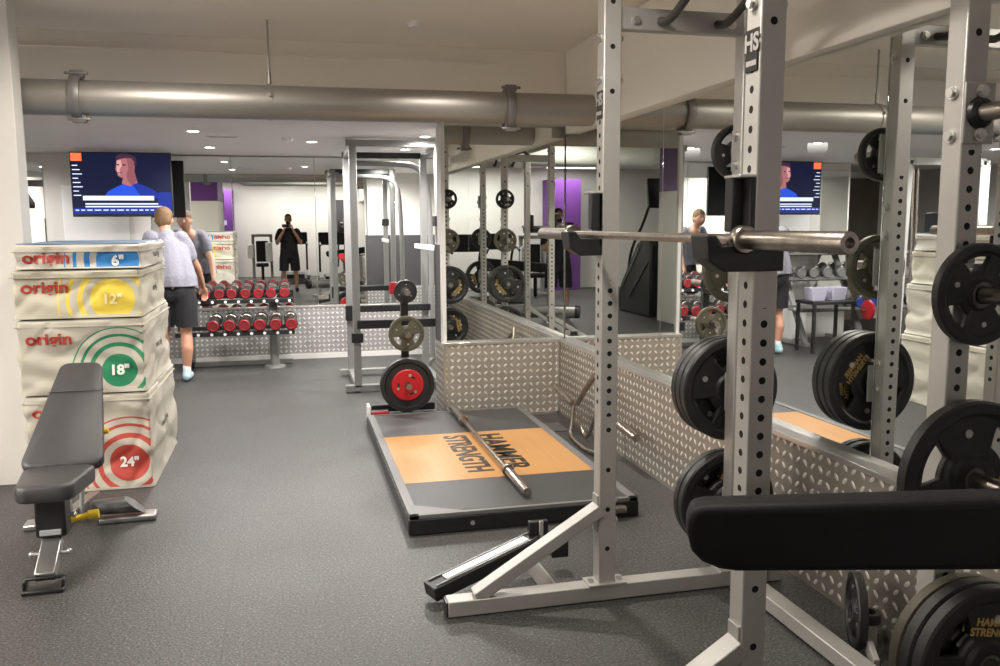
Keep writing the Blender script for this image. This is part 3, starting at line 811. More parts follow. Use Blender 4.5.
# ------------------------------------------------------------------ power rack
XA, XD, YN, YR = 1.257, 1.878, 2.12, 3.34
S = .075
rk = thing('power_rack', 'tall silver power rack with punched uprights against the right wall mirror', 'power rack', ((XA+XD)/2, (YN+YR)/2, 0))
HR = 2.62
XFRONT = {YN: 1.245, YR: 1.269}      # the front uprights stand a little out of square
def upright(x, y, hgt):
    o = MB().bx(-S/2, S/2, -S/2, S/2, .07, hgt).build('upright', 'upright_rear' if x > 1.5 else 'upright', rk, bev=.005, local=True)
    o.location = V((x, y, 0)) - V(rk.location); W[o.name] = Matrix.Translation(V((x, y, 0)))
    return o
UP = {}
for k, (x, y) in dict(A=(XFRONT[YR], YR), B=(XFRONT[YN], YN), C=(XD, YN), D=(XD, YR)).items(): UP[k] = upright(x, y, HR)
for y, k in ((YR, 0), (YN, 1)):
    XA = XFRONT[y]
    o = MB().bar((.58, y-.01, .037), (2.10, y-.01, .037), .08, .066).build('foot', 'steel', rk, bev=.004)
    MB().bx(.572, .584, y-.045, y+.025, .006, .066).bx(.60, .72, y-.03, y+.02, .0, .012).bx(1.95, 2.08, y-.03, y+.02, .0, .012).build('end_cap', 'black', o)
    MB().bar((.70, y-.01, .07), (XA-.03, y-.01, .40), .05, .075, V((0, 1, 0))).build('brace', 'steel', rk, bev=.004)
    q = MB()
    for x in (XA, XD): q.bx(x-.085, x+.085, y-.055, y+.04, .068, .078)
    q.bx(XA-.045, XA-.037, y-.03, y+.03, .30, .46)
    q.build('base_plate', 'steel', rk, bev=.002)
    q = MB()
    for x in (XA-.065, XA+.065, XD-.065, XD+.065): q.cyl((x, y-.01, .078), (x, y-.01, .092), .013, seg=6)
    for z in (.34, .43): q.cyl((XA+.037, y, z), (XA+.055, y, z), .013, seg=6)
    q.build('foot_bolt', 'bolt', rk)
    # side beams at the top and mid
    MB().bar((XA+.0375, y, 2.405), (XD-.0375, y, 2.405), .05, .085).build('side_beam', 'steel', rk, bev=.004)
XA = 1.257
o = MB().bar((XD+.02, YN+.05, .04), (XD+.02, YR-.05, .04), .075, .06).build('floor_beam', 'steel', rk, bev=.004)
MB().bar((XD+.0, YN+.04, 2.54), (XD+.0, YR-.04, 2.54), .06, .075).build('rear_beam', 'steel', rk, bev=.004)
MB().bx(XD+.02, XD+.085, YR-.10, YR-.04, .0, .33).build('corner_bracket', 'steel', rk, bev=.003)
MB().bar((XA, YN+.04, 2.585), (XA, YR-.04, 2.585), .06, .06).build('front_beam', 'steel', rk, bev=.004)
# pull-up handles: bent dark tubes hung on the far side beam
M['dull_red'] = mat('dull_red_disc', (.20, .02, .025), .4, bump=(120, .05))
M['grip'] = mat('dark_grip_tube', (.09, .085, .08), .4, .6, bump=(400, .2))
for x in (XA+.22, XA+.47):
    MB().tube([(x, YR-.02, 2.40), (x, YR-.12, 2.38), (x+.03, YR-.35, 2.52), (x+.05, YR-.6, 2.52), (x+.05, YN+.6, 2.52), (x+.03, YN+.35, 2.52), (x, YN+.12, 2.38), (x, YN+.02, 2.40)], .017, 12, 2).build('pull_up_grip', 'grip', rk)
# bolts
q = MB()
def nut(p, d, r=.014, L=.018):
    p, d = V(p), V(d); q.cyl(p, p+d*L*.45, r*1.35, seg=16); q.cyl(p+d*L*.4, p+d*L, r, seg=6)
for y in (YR, YN):
    XA = XFRONT[y]
    for z in (2.50, 2.33, 2.17):
        nut((XA-.0375, y, z), (-1, 0, 0)); nut((XA+.0375, y, z), (1, 0, 0), .011)
    nut((XA+.10, y-.025, 2.40), (0, -1, 0)); nut((XD-.09, y-.025, 2.40), (0, -1, 0))
    for z in (2.42, 1.96, 1.84): nut((XD-.0375, y, z), (-1, 0, 0)); 
    for z in (2.42, 2.3, 1.66, 1.54, .96, .84): nut((XD+.0375, y, z), (1, 0, 0))
q.build('bolt', 'bolt', rk)
# badges
for k, y in (('A', YR), ('B', YN)):
    XA = XFRONT[y]
    zc = 2.07 if k == 'A' else 2.05
    o = MB().bx(XA-.0415, XA-.037, y-.031, y+.031, zc-.055, zc+.055).build('badge', 'print_black', rk, bev=.002)
    q = MB(); text_bm(q, 'HS', .062, T(XA-.042, y, zc+.018, (0, -1, 0), (0, 0, 1)), depth=.0008, bold=.002)
    q.bx(XA-.0425, XA-.0412, y-.026, y+.026, zc-.040, zc-.026)
    q.build('badge_mark', 'steel', o)
# J hooks: saddle in front of the upright, side plate on the outer side
for y, s_ in ((YR, 1), (YN, -1)):
    XA = XFRONT[y]
    o = MB()
    zb = BARZ
    yo = sorted((y+s_*.040, y+s_*.052))
    o.prism([(XA+.045, zb-.085), (XA+.045, zb-.022), (XA-.05, zb-.018), (XA-.14, zb-.018), (XA-.155, zb+.012), (XA-.185, zb+.012), (XA-.175, zb-.055), (XA-.13, zb-.085)], (0, yo[1]-yo[0], 0), (0, yo[0], 0))
    o.prism([(XA-.0385, zb-.085), (XA-.0385, zb-.018), (XA-.13, zb-.018), (XA-.150, zb+.012), (XA-.185, zb+.012), (XA-.175, zb-.055), (XA-.13, zb-.085)], (0, .086, 0), (0, y-.043, 0))
    o.bx(XA-.055, XA-.0385, y-.043, y+.043, zb-.05, zb+.165)
    o.bx(XA-.085, XA-.0385, y-.043 if s_ > 0 else y+.0, y-.0 if s_ > 0 else y+.043, zb+.02, zb+.165)
    j = o.build('bar_hook', 'black', rk, bev=.004)
    MB().bx(XA-.088, XA-.0385, y-.044, y+.044, zb+.163, zb+.171).build('hook_wear_plate', 'bolt', j, bev=.002)
# plate pegs
PEGZ = (1.90, 1.395, .862, .345)
PX = XD+.012
for k, y, s in (('D', YR, 1), ('C', YN, -1)):
    for z in PEGZ:
        yb = y + s*.0375
        o = MB().cyl((PX, yb+s*.006, z), (PX, yb+s*.21, z), .0245, seg=24).build('plate_peg', 'chrome', rk)
        MB().bx(PX-.05, PX+.05, yb, yb+s*.008, z-.085, z+.085).build('peg_mount', 'steel', o, bev=.003)
        MB().lathe((PX, yb+s*.008, z), (0, s, 0), [(0, .045), (.012, .04), (.018, .03), (.018, .0248), (0, .0248)], 24, closed=True).build('peg_washer', 'black', o)
        q = MB()
        for dz in (-.06, .06): nut((PX, yb+s*.008, z+dz), (0, s, 0), .014)
        q.build('peg_bolt', 'bolt', o)
XP = PX
dy = YR+.0375+.028; cy = YN-.0375-.028
g = 'plates on the rack pegs'
put('small', XP, dy+.02, PEGZ[0], 'small black weight plate on the top peg of the farther rear upright', .3, g)
put('olive', XP, dy+.022, PEGZ[1], 'olive green weight plate on the second peg of the farther rear upright', .2, g)
for i, n in enumerate(('innermost', 'middle', 'outermost')):
    put('big', XP, dy+.026+i*.048, PEGZ[2], 'large black weight plate on the third peg of the farther rear upright, %s of three' % n, .9+i*.7, g)
for i, n in enumerate(('inner', 'outer')):
    put('big', XP, dy+.026+i*.048, PEGZ[3], 'large black weight plate on the lowest peg of the farther rear upright, %s one' % n, .4+i, g)
put('medium', XP-.002, cy-.018, PEGZ[1], 'black slotted weight plate on the second peg of the nearest rear upright', .85, g)
put('big', XP, cy-.026, PEGZ[2]-.0, 'large black slotted plate alone on the third peg of the nearest rear upright', 1.9, g)
put('olive_big', XP, cy-.026, PEGZ[3], 'large olive plate behind two black ones on the lowest near peg', .1, g)
put('big', XP, cy-.075, PEGZ[3], 'large black plate between an olive and a black one, lowest near peg', .4, g)
put('big', XP, cy-.124, PEGZ[3], 'large black plate with gold lettering, front one on the lowest near peg', .15, g)

# safety arm lying against the rack foot
sa = thing('spotter_arm', 'black spotter arm with a pale top strip leaning beside the far rack foot', 'spotter arm', (.75, 3.5, 0))
p0, p1 = V((.53, 3.46, .05)), V((1.06, 3.64, .165))
MB().bar(p0, p1, .10, .06).build('arm', 'black', sa, bev=.004)
u_ = (p1-p0).normalized(); nn = V((0, 0, 1)) - u_*u_.z; nn.normalize()
sv = u_.cross(nn)
MB().bar(p0+u_*.08+nn*.033, p1-u_*.06+nn*.033, .045, .006).build('wear_strip', 'white_plastic', sa, bev=.002)
MB().bar(p0+u_*.02+nn*.031+sv*.035, p1-u_*.02+nn*.031+sv*.035, .010, .009).bar(p0+u_*.02+nn*.031-sv*.035, p1-u_*.02+nn*.031-sv*.035, .010, .009).build('edge_strip', 'steel_dark', sa)
q = MB(); e = p1
q.bar(e-u_*.06, e+u_*.05, .12, .012); q.box(e+V((-.0, -.0, .055)), (.09, .03, .07)); q.box(e+V((.11, .03, -.06)), (.08, .05, .08))
q.build('end_bracket', 'black', sa, bev=.004)
MB().box(e+V((.01, -.02, .06)), (.02, .012, .07)).build('bracket_pin', 'bolt', sa, bev=.003)
MB().bar((.98, 3.56, .12), (1.07, 3.44, .0), .012, .08).build('stop_plate', 'steel', sa, bev=.002)

# bar holder tube and a plate leaning behind it
bh = thing('bar_holder', 'upright silver bar holder tube with a black ring beside the nearest rear upright', 'bar holder', (2.02, 2.52, 0))
bx_, by_ = 2.02, 2.60
MB().lathe((bx_, by_, .0), (0, 0, 1), [(0, .026), (0, .034), (.15, .034), (.15, .026)], 24, closed=True).build('tube', 'steel', bh)
MB().lathe((bx_, by_, .145), (0, 0, 1), [(0, .027), (0, .044), (.03, .046), (.036, .042), (.036, .027)], 28, closed=True).build('top_ring', 'black', bh)
MB().bar((bx_, by_, .07), (XD+.07, by_-.15, .05), .02, .06).build('mount_arm', 'steel', bh, bev=.002)
put('medium', 2.03, 2.68, .145, 'small black plate standing on the floor against the checker plate', 0, None, rot=(.0, .3, 1.12))

# dip handle lying against the right wall
dh = thing('dip_handle', 'bent chrome dip handle bar leaning in the corner behind the platform', 'dip handle', (2.05, 5.9, 0))
xx = 2.08
MB().cyl((xx-.06, 6.42, .31), (xx-.06, 6.00, .265), .026, seg=18).cyl((xx-.02, 5.32, .30), (xx-.02, 4.88, .27), .026, seg=18).build('grip_tube', 'chrome', dh)
MB().tube([(xx-.05, 6.02, .26), (xx-.06, 6.01, .12), (xx-.08, 6.0, .025), (xx-.10, 5.80, .018), (xx-.1, 5.55, .018), (xx-.06, 5.38, .04), (xx-.04, 5.32, .28)], .015, 12, 1)\
    .tube([(xx-.03, 6.0, .26), (xx+.0, 5.86, .42), (xx+.05, 5.70, .58)], .022, 12, 1)\
    .tube([(xx-.03, 5.36, .30), (xx+.0, 5.36, .42), (xx+.04, 5.5, .45), (xx+.05, 5.70, .56)], .018, 12, 2)\
    .tube([(xx-.02, 5.97, .20), (xx+.0, 5.95, .05), (xx-.0, 5.80, .04), (xx+.03, 5.72, .30), (xx+.05, 5.68, .52)], .013, 12, 2).build('bent_frame', 'chrome', dh)
fo = thing('floor_ring', 'small black ring plate in the floor beside the platform corner', 'floor anchor', (1.92, 6.25, 0))
MB().tube([(1.84+.05*math.cos(a), 6.2+.05*math.sin(a), .022+.0*a) for a in [i*PI/8 for i in range(17)]], .009, 8).build('ring', 'black', fo)
MB().bx(1.86, 2.06, 6.22, 6.5, .0, .006).build('plate', 'steel_dark', fo, bev=.002)

# ------------------------------------------------------------------ weight tree
tx_, ty_ = .90, 7.02
wt = thing('weight_tree', 'black weight tree behind the lifting platform holding red, green and grey plates', 'weight tree', (tx_, ty_, 0))
MB().bar((tx_, ty_, .10), (tx_, ty_, 1.12), .06, .06).build('post', 'black', wt, bev=.004)
q = MB()
q.bar((tx_-.29, ty_-.16, .04), (tx_+.29, ty_-.16, .04), .08, .05); q.bar((tx_-.27, ty_+.2, .05), (tx_+.27, ty_+.2, .05), .07, .06); q.bar((tx_, ty_-.16, .05), (tx_, ty_+.2, .05), .07, .06)
q.build('base', 'black', wt, bev=.004)
MB().bx(tx_-.31, tx_-.16, ty_-.215, ty_-.10, .012, .10).bx(tx_+.16, tx_+.31, ty_-.215, ty_-.10, .0, .06).build('foot_pad', 'black', wt, bev=.006)
MB().bx(tx_-.30, tx_-.17, ty_-.24, ty_-.215, .02, .115).build('red_corner_cap', 'red', wt, bev=.01)
MB().bx(tx_-.335, tx_-.31, ty_-.23, ty_-.09, .02, .16).build('white_corner_cap', 'white_plastic', wt, bev=.01)
TZ = (1.06, .72, .30)
for z in TZ:
    for s in (-1, 1):
        if z == TZ[2] and s > 0: continue
        o = MB().cyl((tx_, ty_+s*.03, z), (tx_, ty_+s*.24, z), .0245, seg=20).build('peg', 'chrome', wt)
g = 'plates on the weight tree'
put('tiny_olive', tx_, ty_-.10, TZ[0], 'small dark grey weight plate on the top peg of the weight tree', .1, g)
o = put('red', tx_+.0, ty_-.115, TZ[2]-.0, 'black bumper plate with bright red core on the lowest peg of the weight tree', .2, g)
put('olive', tx_, ty_-.12, TZ[1], 'olive green weight plate on the middle peg of the weight tree', .9, g)
cl = thing('bar_collar', 'small red collar clamp behind the grey plate on the weight tree', 'collar', (tx_, ty_-.05, TZ[0]))
MB().lathe((tx_, ty_-.078, TZ[0]), (0, 1, 0), [(0, .026), (0, .07), (.02, .075), (.02, .026)], 20, closed=True).build('clamp_ring', 'red', cl)
MB().bx(tx_-.125, tx_-.05, ty_-.085, ty_-.05, TZ[0]-.02, TZ[0]+.075).build('lever', 'red', cl, bev=.004)

# ------------------------------------------------------------------ half rack in the alcove
hr = thing('half_rack', 'pale grey half rack standing before the far mirror, behind the weight tree', 'half rack', (.97, 8.65, 0))
HX0, HX1, HY0, HY1 = .60, 1.40, 8.22, 9.15
for x, y in ((HX0, HY0), (HX0+.0, HY1), (HX1, HY0), (HX1, HY1)):
    MB().bx(x-.034, x+.034, y-.035, y+.035, .05, 2.33).build('post', 'steel_far', hr, bev=.004)
for y in (HY0, HY1):
    MB().bar((HX0-.12, y, .045), (HX1+.05, y, .045), .07, .06).build('foot', 'steel_far', hr, bev=.004)
MB().bar((HX0-.06, HY0, 2.35), (HX1+.04, HY0, 2.35), .07, .06).build('top_beam', 'steel_far', hr, bev=.004)
MB().bar((HX0-.04, HY1, 2.31), (HX1+.04, HY1, 2.31), .06, .06).build('rear_top_beam', 'black', hr, bev=.004)
for x in (HX0, HX1): MB().bar((x, HY0, 2.32), (x, HY1, 2.31), .06, .06).build('side_top_beam', 'steel_far', hr, bev=.004)
for x in (HX0, HX1): MB().bar((x, HY0, .05), (x, HY1, .05), .06, .06).build('side_foot', 'steel_far', hr, bev=.004)
MB().bar((HX0, HY0-.055, .66), (HX1+.12, HY0-.055, .66), .04, .08).build('safety_bar', 'black', hr, bev=.004)
MB().bx(HX0-.055, HX0+.055, HY0-.08, HY0-.036, .49, .58).build('safety_clamp', 'black', hr, bev=.004)
MB().bar((HX0, HY1-.055, .72), (HX1+.05, HY1-.055, .72), .04, .07).bx(HX0-.05, HX0+.05, HY1-.08, HY1-.036, .60, .76).build('rear_safety_bar', 'black', hr, bev=.004)
MB().tube([(HX0+.05, HY1+.16, 2.24), (HX1-.30, HY1+.16, 2.24), (HX1-.02, HY1+.16, 2.22), (HX1+.10, HY1+.16, 2.0), (HX1+.1, HY1+.16, .1)], .03, 14, 2).build('hoop', 'steel_far', hr)
MB().bar((HX0+.05, HY1+.16, 2.24), (HX0+.05, HY1, 2.28), .05, .05).bar((HX1+.1, HY1+.16, .12), (HX1, HY1, .08), .05, .05).build('hoop_bracket', 'steel_far', hr)
for x in (HX1,):
    MB().bar((x-.08, HY1+.07, 1.37), (x-.02, HY0-.25, 1.37), .03, .05).build('spotter_rail', 'white_plastic', hr, bev=.004)
MB().bx(HX1-.05, HX1+.05, HY0-.08, HY0+.05, 1.58, 1.68).build('clip', 'black', hr, bev=.004)

# ------------------------------------------------------------------ dumbbell rack and dumbbells
dr = thing('dumbbell_rack', 'two-tier dumbbell rack under the far mirror', 'dumbbell rack', (-.55, 10.0, 0))
RX0, RX1 = -1.22, .03
for z, yc, nm in ((.77, 10.10, 0), (.44, 9.84, 1)):
    o = MB().bx(RX0, RX1, yc-.15, yc-.12, z-.035, z+.010).bx(RX0, RX1, yc+.12, yc+.15, z-.0, z+.045).bx(RX0, RX1, yc-.15, yc+.15, z-.035, z-.02).build('shelf', 'black', dr, bev=.003)
    q = MB()
    for i in range(9): q.cyl((RX0+.10+i*.138, yc-.154, z-.015), (RX0+.10+i*.138, yc-.15, z-.015), .016, seg=14)
    q.build('shelf_stud', 'white_plastic', o)
for x in (-.20,):
    MB().cyl((x, 9.98, .02), (x, 9.98, .43), .05, seg=22).lathe((x, 9.98, 0), (0, 0, 1), [(0, .12), (.02, .115), (.03, .06)], 24).build('column_leg', 'steel_far', dr)
    MB().bar((x, 9.98, .42), (x, 10.22, .80), .09, .05).build('column_neck', 'steel_far', dr, bev=.004)
MB().tube([(-1.12, 9.86, .43), (-1.14, 9.84, .30), (-1.10, 9.96, .06), (-1.10, 10.05, .03)], .03, 12, 2).build('bent_leg', 'black', dr)
MB().bar((-1.2, 10.2, .03), (.0, 10.2, .03), .05, .05).bar((-1.1, 10.2, .03), (-1.1, 10.2, .8), .05, .05).bar((-1.1, 9.86, .41), (-1.1, 10.2, .41), .04, .03).build('rear_rail', 'steel_far', dr)

def dumbbell(R, L, hm, cap, core='chrome'):
    t = thing('dumbbell', 'x', 'dumbbell', (0, -50, 0))
    MB().cyl((0, -L/2+.02, 0), (0, L/2-.02, 0), .016, seg=16).build('handle', core, t, local=True)
    for s in (-1, 1):
        o = MB().lathe((0, s*(L/2-.085), 0), (0, s, 0), [(0, R*.75), (.008, R*.96), (.02, R), (.075, R), (.083, R*.93), (.085, R*.5)], 28).build('head', hm, t, local=True)
        MB().lathe((0, s*(L/2-.012), 0), (0, s, 0), [(-.004, R*.50), (-.004, R*.86), (.010, R*.86), (.016, R*.78), (.016, R*.62), (.006, R*.50)], 28, closed=True).build('end_ring', cap, o, local=True)
        MB().cyl((0, s*(L/2-.004), 0), (0, s*(L/2+.003), 0), R*.52, seg=20).build('end_disc', 'dull_red' if cap == 'red' else cap, o, local=True)
        MB().lathe((0, s*(L/2-.088), 0), (0, s, 0), [(0, .02), (0, R*.82), (.006, R*.9), (.006, .02)], 24, closed=True).build('inner_band', core, o, local=True)
    return t
order = ['first', 'second', 'third', 'fourth', 'fifth', 'sixth', 'seventh', 'eighth']
D1 = dumbbell(.062, .33, 'rubber', 'red')
for i in range(8):
    x = -1.055 + i*.141; l = 'red-ended dumbbell on the top shelf below the mirror, %s from the left' % order[i]
    pos = (x, 10.10, .838+.026); rot = (.12, 0, random.uniform(-.05, .05))
    if i == 0: D1.location = pos; D1.rotation_euler = rot; D1['label'] = l; D1['group'] = 'dumbbells on the top shelf'
    else: dup(D1, pos, rot, l, 'dumbbells on the top shelf')
D2 = dumbbell(.072, .36, 'rubber', 'red')
for i in range(6):
    x = -.82 + i*.162; l = 'larger red-ended dumbbell on the lower shelf, %s from the left' % order[i]
    pos = (x, 9.84, .518+.024); rot = (.12, 0, random.uniform(-.04, .04))
    if i == 0: D2.location = pos; D2.rotation_euler = rot; D2['label'] = l; D2['group'] = 'dumbbells on the lower shelf'
    else: dup(D2, pos, rot, l, 'dumbbells on the lower shelf')

# ------------------------------------------------------------------ television
tv = thing('television', 'wall television showing a sports programme, hung high on the far wall', 'television', (-1.70, 9.99, 1.70))
tx0, tx1, tz0, tz1, ty = -2.20, -1.20, 1.695, 2.372, 9.95
MB().bx(tx0, tx1, ty, ty+.05, tz0, tz1).build('housing', 'black', tv, bev=.004)
MB().bx(-1.85, -1.70, ty+.05, YF-.02, 1.95, 2.1).bx(-1.95, -1.5, ty+.05, ty+.08, 1.85, 2.2).build('wall_bracket', 'black', tv, bev=.004)
scr = MB().bx(tx0+.012, tx1-.012, ty-.002, ty, tz0+.03, tz1-.014).build('screen', 'tv_dark', tv)
SW, SH = (tx1-tx0-.024), (tz1-tz0-.044)
def sc(u, v): return (tx0+.012+u*SW, tz0+.03+v*SH)
def spoly(name, pts, m, k):
    y = ty-.002-.0006*k
    MB().prism([sc(*p_) for p_ in pts], (0, -.0005, 0), (0, y, 0)).build(name, m, scr)
def srect(mb, u0, u1, v0, v1, k):
    y = ty-.002-.0006*k; a, b2 = sc(u0, v0), sc(u1, v1); mb.bx(a[0], b2[0], y-.0005, y, a[1], b2[1])
mb = MB(); srect(mb, 0, 1, 0, .10, 1); srect(mb, .86, 1.0, .10, .36, 1); mb.build('screen_lower_band', 'tv_blue', scr)
ell = lambda cu, cv, ru, rv, a0=0, a1=2*PI, n=24: [(cu+ru*math.cos(a0+(a1-a0)*i/n), cv+rv*math.sin(a0+(a1-a0)*i/n)) for i in range(n + (0 if abs(a1-a0-2*PI) < 1e-6 else 1))]
spoly('screen_jersey', [(.30, .26), (.36, .38), (.46, .46), (.52, .50), (.64, .52), (.76, .45), (.84, .38), (.87, .26)], 'tv_lightblue', 2)
spoly('screen_neck', [(.50, .50), (.52, .66), (.63, .72), (.66, .52), (.58, .46)], 'tv_skin', 3)
spoly('screen_face', [(.50, .60), (.465, .63), (.455, .70), (.442, .73), (.45, .80), (.46, .90), (.53, .95), (.61, .93), (.64, .86), (.635, .72), (.58, .62)], 'tv_skin', 4)
spoly('screen_hair', [(.45, .88), (.455, .96), (.52, .995), (.60, .985), (.655, .93), (.66, .82), (.635, .80), (.62, .88), (.55, .925), (.50, .91)], 'tv_hair', 5)
spoly('screen_face_shadow', [(.555, .93), (.61, .92), (.635, .86), (.63, .74), (.655, .55), (.60, .47), (.56, .56), (.55, .66), (.575, .74), (.57, .84)], 'tv_shade', 6)
spoly('screen_face_light', [(.455, .72), (.462, .88), (.50, .90), (.51, .80), (.485, .74), (.49, .66), (.475, .65)], 'tv_bright', 6)
mb = MB(); srect(mb, .455, .485, .805, .825, 7); srect(mb, .515, .55, .80, .822, 7); srect(mb, .465, .51, .675, .688, 7); mb.build('screen_features', 'tv_hair', scr)
spoly('screen_jersey_shadow', [(.60, .50), (.70, .26), (.87, .26), (.84, .38), (.76, .45), (.66, .51)], 'tv_blue', 3)
mb = MB(); srect(mb, .0, .11, .87, 1.0, 6); mb.build('screen_orange_block', 'tv_orange', scr)
mb = MB()
for i in range(8): srect(mb, .01, .065+.02*(i % 3), .79-.07*i, .805-.07*i, 6)
srect(mb, .10, .82, .225, .30, 6)
for i, (a, b2) in enumerate(((.12, .86), (.12, .90))): srect(mb, a, b2, .155-.045*i, .178-.045*i, 6)
u = .02
while u < .95:
    w_ = random.uniform(.03, .07); srect(mb, u, min(.96, u+w_), .055, .072, 6); u += w_+.02
mb.build('screen_text_bars', 'tv_white', scr)

# ------------------------------------------------------------------ people
def body(name, parent, m, limbs, balls, vs=.011, sm=5):
    mb = MB()
    for pts, rs in limbs: mb.limb([V(p_) for p_ in pts], rs, 14)
    for c_, r, s_ in balls: mb.ball(c_, r, s_, 18)
    o = mb.build(name, m, parent, local=True)
    voxel(o, vs, sm)
    o.data.materials.clear(); o.data.materials.append(M[m])
    return o
def cut_below(o, z):
    bm = bmesh.new(); bm.from_mesh(o.data)
    bmesh.ops.bisect_plane(bm, geom=bm.verts[:]+bm.edges[:]+bm.faces[:], plane_co=(0, 0, z), plane_no=(0, 0, 1), clear_inner=True)
    bmesh.ops.holes_fill(bm, edges=[e for e in bm.edges if e.is_boundary], sides=0)
    bm.to_mesh(o.data); bm.free(); return o
def mir_x(l): return [([(-x, y, z) for x, y, z in p_], r) for p_, r in l]
def hand(limbs, wrist, dirn, side, curl, thumb_to):
    """five separate fingers leaving a palm; dirn = palm direction, side = across the palm, curl = direction fingers bend to"""
    w, d_, s_, c_ = V(wrist), V(dirn).normalized(), V(side).normalized(), V(curl).normalized()
    for k in (-1.5, -.5, .5, 1.5):
        limbs.append(([w, w+d_*.045+s_*k*.017, w+d_*.088+s_*k*.020], [.021, .0165, .0125]))
        L = (.036, .042, .040, .030)[int(k+1.5)]
        b0 = w+d_*.088+s_*k*.0215
        b1 = b0+(d_*.75+c_*.65).normalized()*L; b2 = b1+(d_*.15+c_).normalized()*L*.75; b3 = b2+(c_*.8-d_*.4).normalized()*L*.5
        limbs.append(([b0, b1, b2, b3], [.0098, .0090, .0083, .0072]))
    t0 = w+d_*.028+s_*thumb_to*.026
    limbs.append(([t0, t0+(d_*.6+s_*thumb_to*.8+c_*.5).normalized()*.036, t0+(d_*.9+s_*thumb_to*.7+c_*1.1).normalized()*.066], [.0125, .0108, .0090]))

# man at the dumbbell rack: stands on the floor facing the mirror, bent forward, right hand on the dumbbells
mn = thing('person', 'man in lilac-grey T-shirt and black shorts leaning over the dumbbell rack', 'person', (-1.155, 9.32, 0), (0, 0, 0))
hipL, hipR = (-.10, .0, 1.0), (.09, .0, 1.0)
limbs = [
    ([(.09, 0, .98), (.095, .02, .74), (.09, .035, .51)], [.098, .085, .060]), ([(.09, .035, .51), (.10, -.02, .34), (.085, .0, .11)], [.058, .060, .037]),
    ([(-.10, 0, .98), (-.12, .03, .74), (-.13, .06, .51)], [.098, .085, .060]), ([(-.13, .06, .51), (-.13, .0, .34), (-.12, .02, .11)], [.058, .060, .037]),
    ([(0, 0, 1.0), (-.02, .04, 1.16), (-.05, .15, 1.36), (-.07, .21, 1.46)], [.135, .120, .140, .10]),
    ([(-.08, .20, 1.46), (-.09, .245, 1.56), (-.10, .28, 1.62)], [.065, .055, .055]),
    ([(.10, .19, 1.44), (.15, .24, 1.27), (.20, .33, 1.16)], [.062, .050, .040]), ([(.20, .33, 1.16), (.22, .46, 1.02), (.23, .56, .93)], [.040, .034, .025]),
    ([(-.24, .16, 1.45), (-.28, .20, 1.26), (-.27, .32, 1.12)], [.062, .050, .040]), ([(-.27, .32, 1.12), (-.22, .45, 1.02), (-.18, .52, .95)], [.040, .034, .025])]
hand(limbs, (.23, .56, .93), (.05, .5, -.75), (1, 0, 0), (0, -.3, -1), -1)
hand(limbs, (-.18, .52, .95), (.2, .5, -.75), (1, 0, 0), (0, -.3, -1), 1)
body('body', mn, 'skin', limbs, [((-.105, .315, 1.665), .108, (.78, .95, 1.08)), ((-.105, .36, 1.62), .064, (.82, .9, .9)), ((-.105, .425, 1.645), .017, (.8, 1.2, 1.3)),
                                 ((-.192, .30, 1.65), .022, (.5, 1, 1.3)), ((-.018, .30, 1.65), .022, (.5, 1, 1.3))], .010)
body('hair', mn, 'hair_fair', [], [((-.105, .298, 1.70), .112, (.83, .98, .90)), ((-.105, .262, 1.665), .098, (.86, .78, 1.0))], .010)
cut_below(body('shirt', mn, 'shirt', [([(0, -.005, .93), (-.01, .0, 1.05), (-.02, .03, 1.16), (-.05, .14, 1.34), (-.07, .19, 1.45)], [.168, .165, .150, .158, .115]),
                            ([(-.115, .0, .93), (-.13, .02, 1.05), (-.14, .06, 1.2), (-.15, .14, 1.36)], [.14, .13, .105, .095]), ([(.10, .0, .93), (.10, .02, 1.05), (.08, .06, 1.2), (.05, .15, 1.36)], [.14, .13, .105, .095]),
                            ([(.07, .17, 1.47), (.12, .20, 1.38), (.145, .23, 1.28)], [.078, .076, .072]), ([(-.22, .14, 1.48), (-.255, .17, 1.38), (-.272, .19, 1.28)], [.078, .076, .072])], [], .011, 8), .985)
cut_below(body('shorts', mn, 'cloth_black', [([(.085, -.0, .98), (.10, .01, .80), (.107, .02, .52)], [.118, .116, .108]), ([(-.095, 0, .98), (-.12, .02, .80), (-.137, .035, .52)], [.118, .116, .108]),
                                   ([(-.08, 0, .98), (.07, 0, .98)], [.13, .13]), ([(-.055, .0, .92), (-.055, .005, 1.04)], [.135, .132]), ([(.045, .0, .92), (.045, .005, 1.04)], [.135, .132])], [], .011, 8), .565)
for s, x, y in ((1, .085, .0), (-1, -.12, .02)):   # feet
    o = body('shoe', mn, 'shoe', [([(x, y-.05, .055), (x, y+.08, .045), (x+.01, y+.17, .038)], [.045, .045, .036]), ([(x, y-.035, .075), (x, y-.03, .10)], [.045, .042])], [], .008, 4)
    for v in o.data.vertices: v.co.z = max(v.co.z, .004)
    body('sock', mn, 'sock', [([(x, y-.01, .10), (x, y-.005, .155)], [.041, .042])], [], .009, 2)

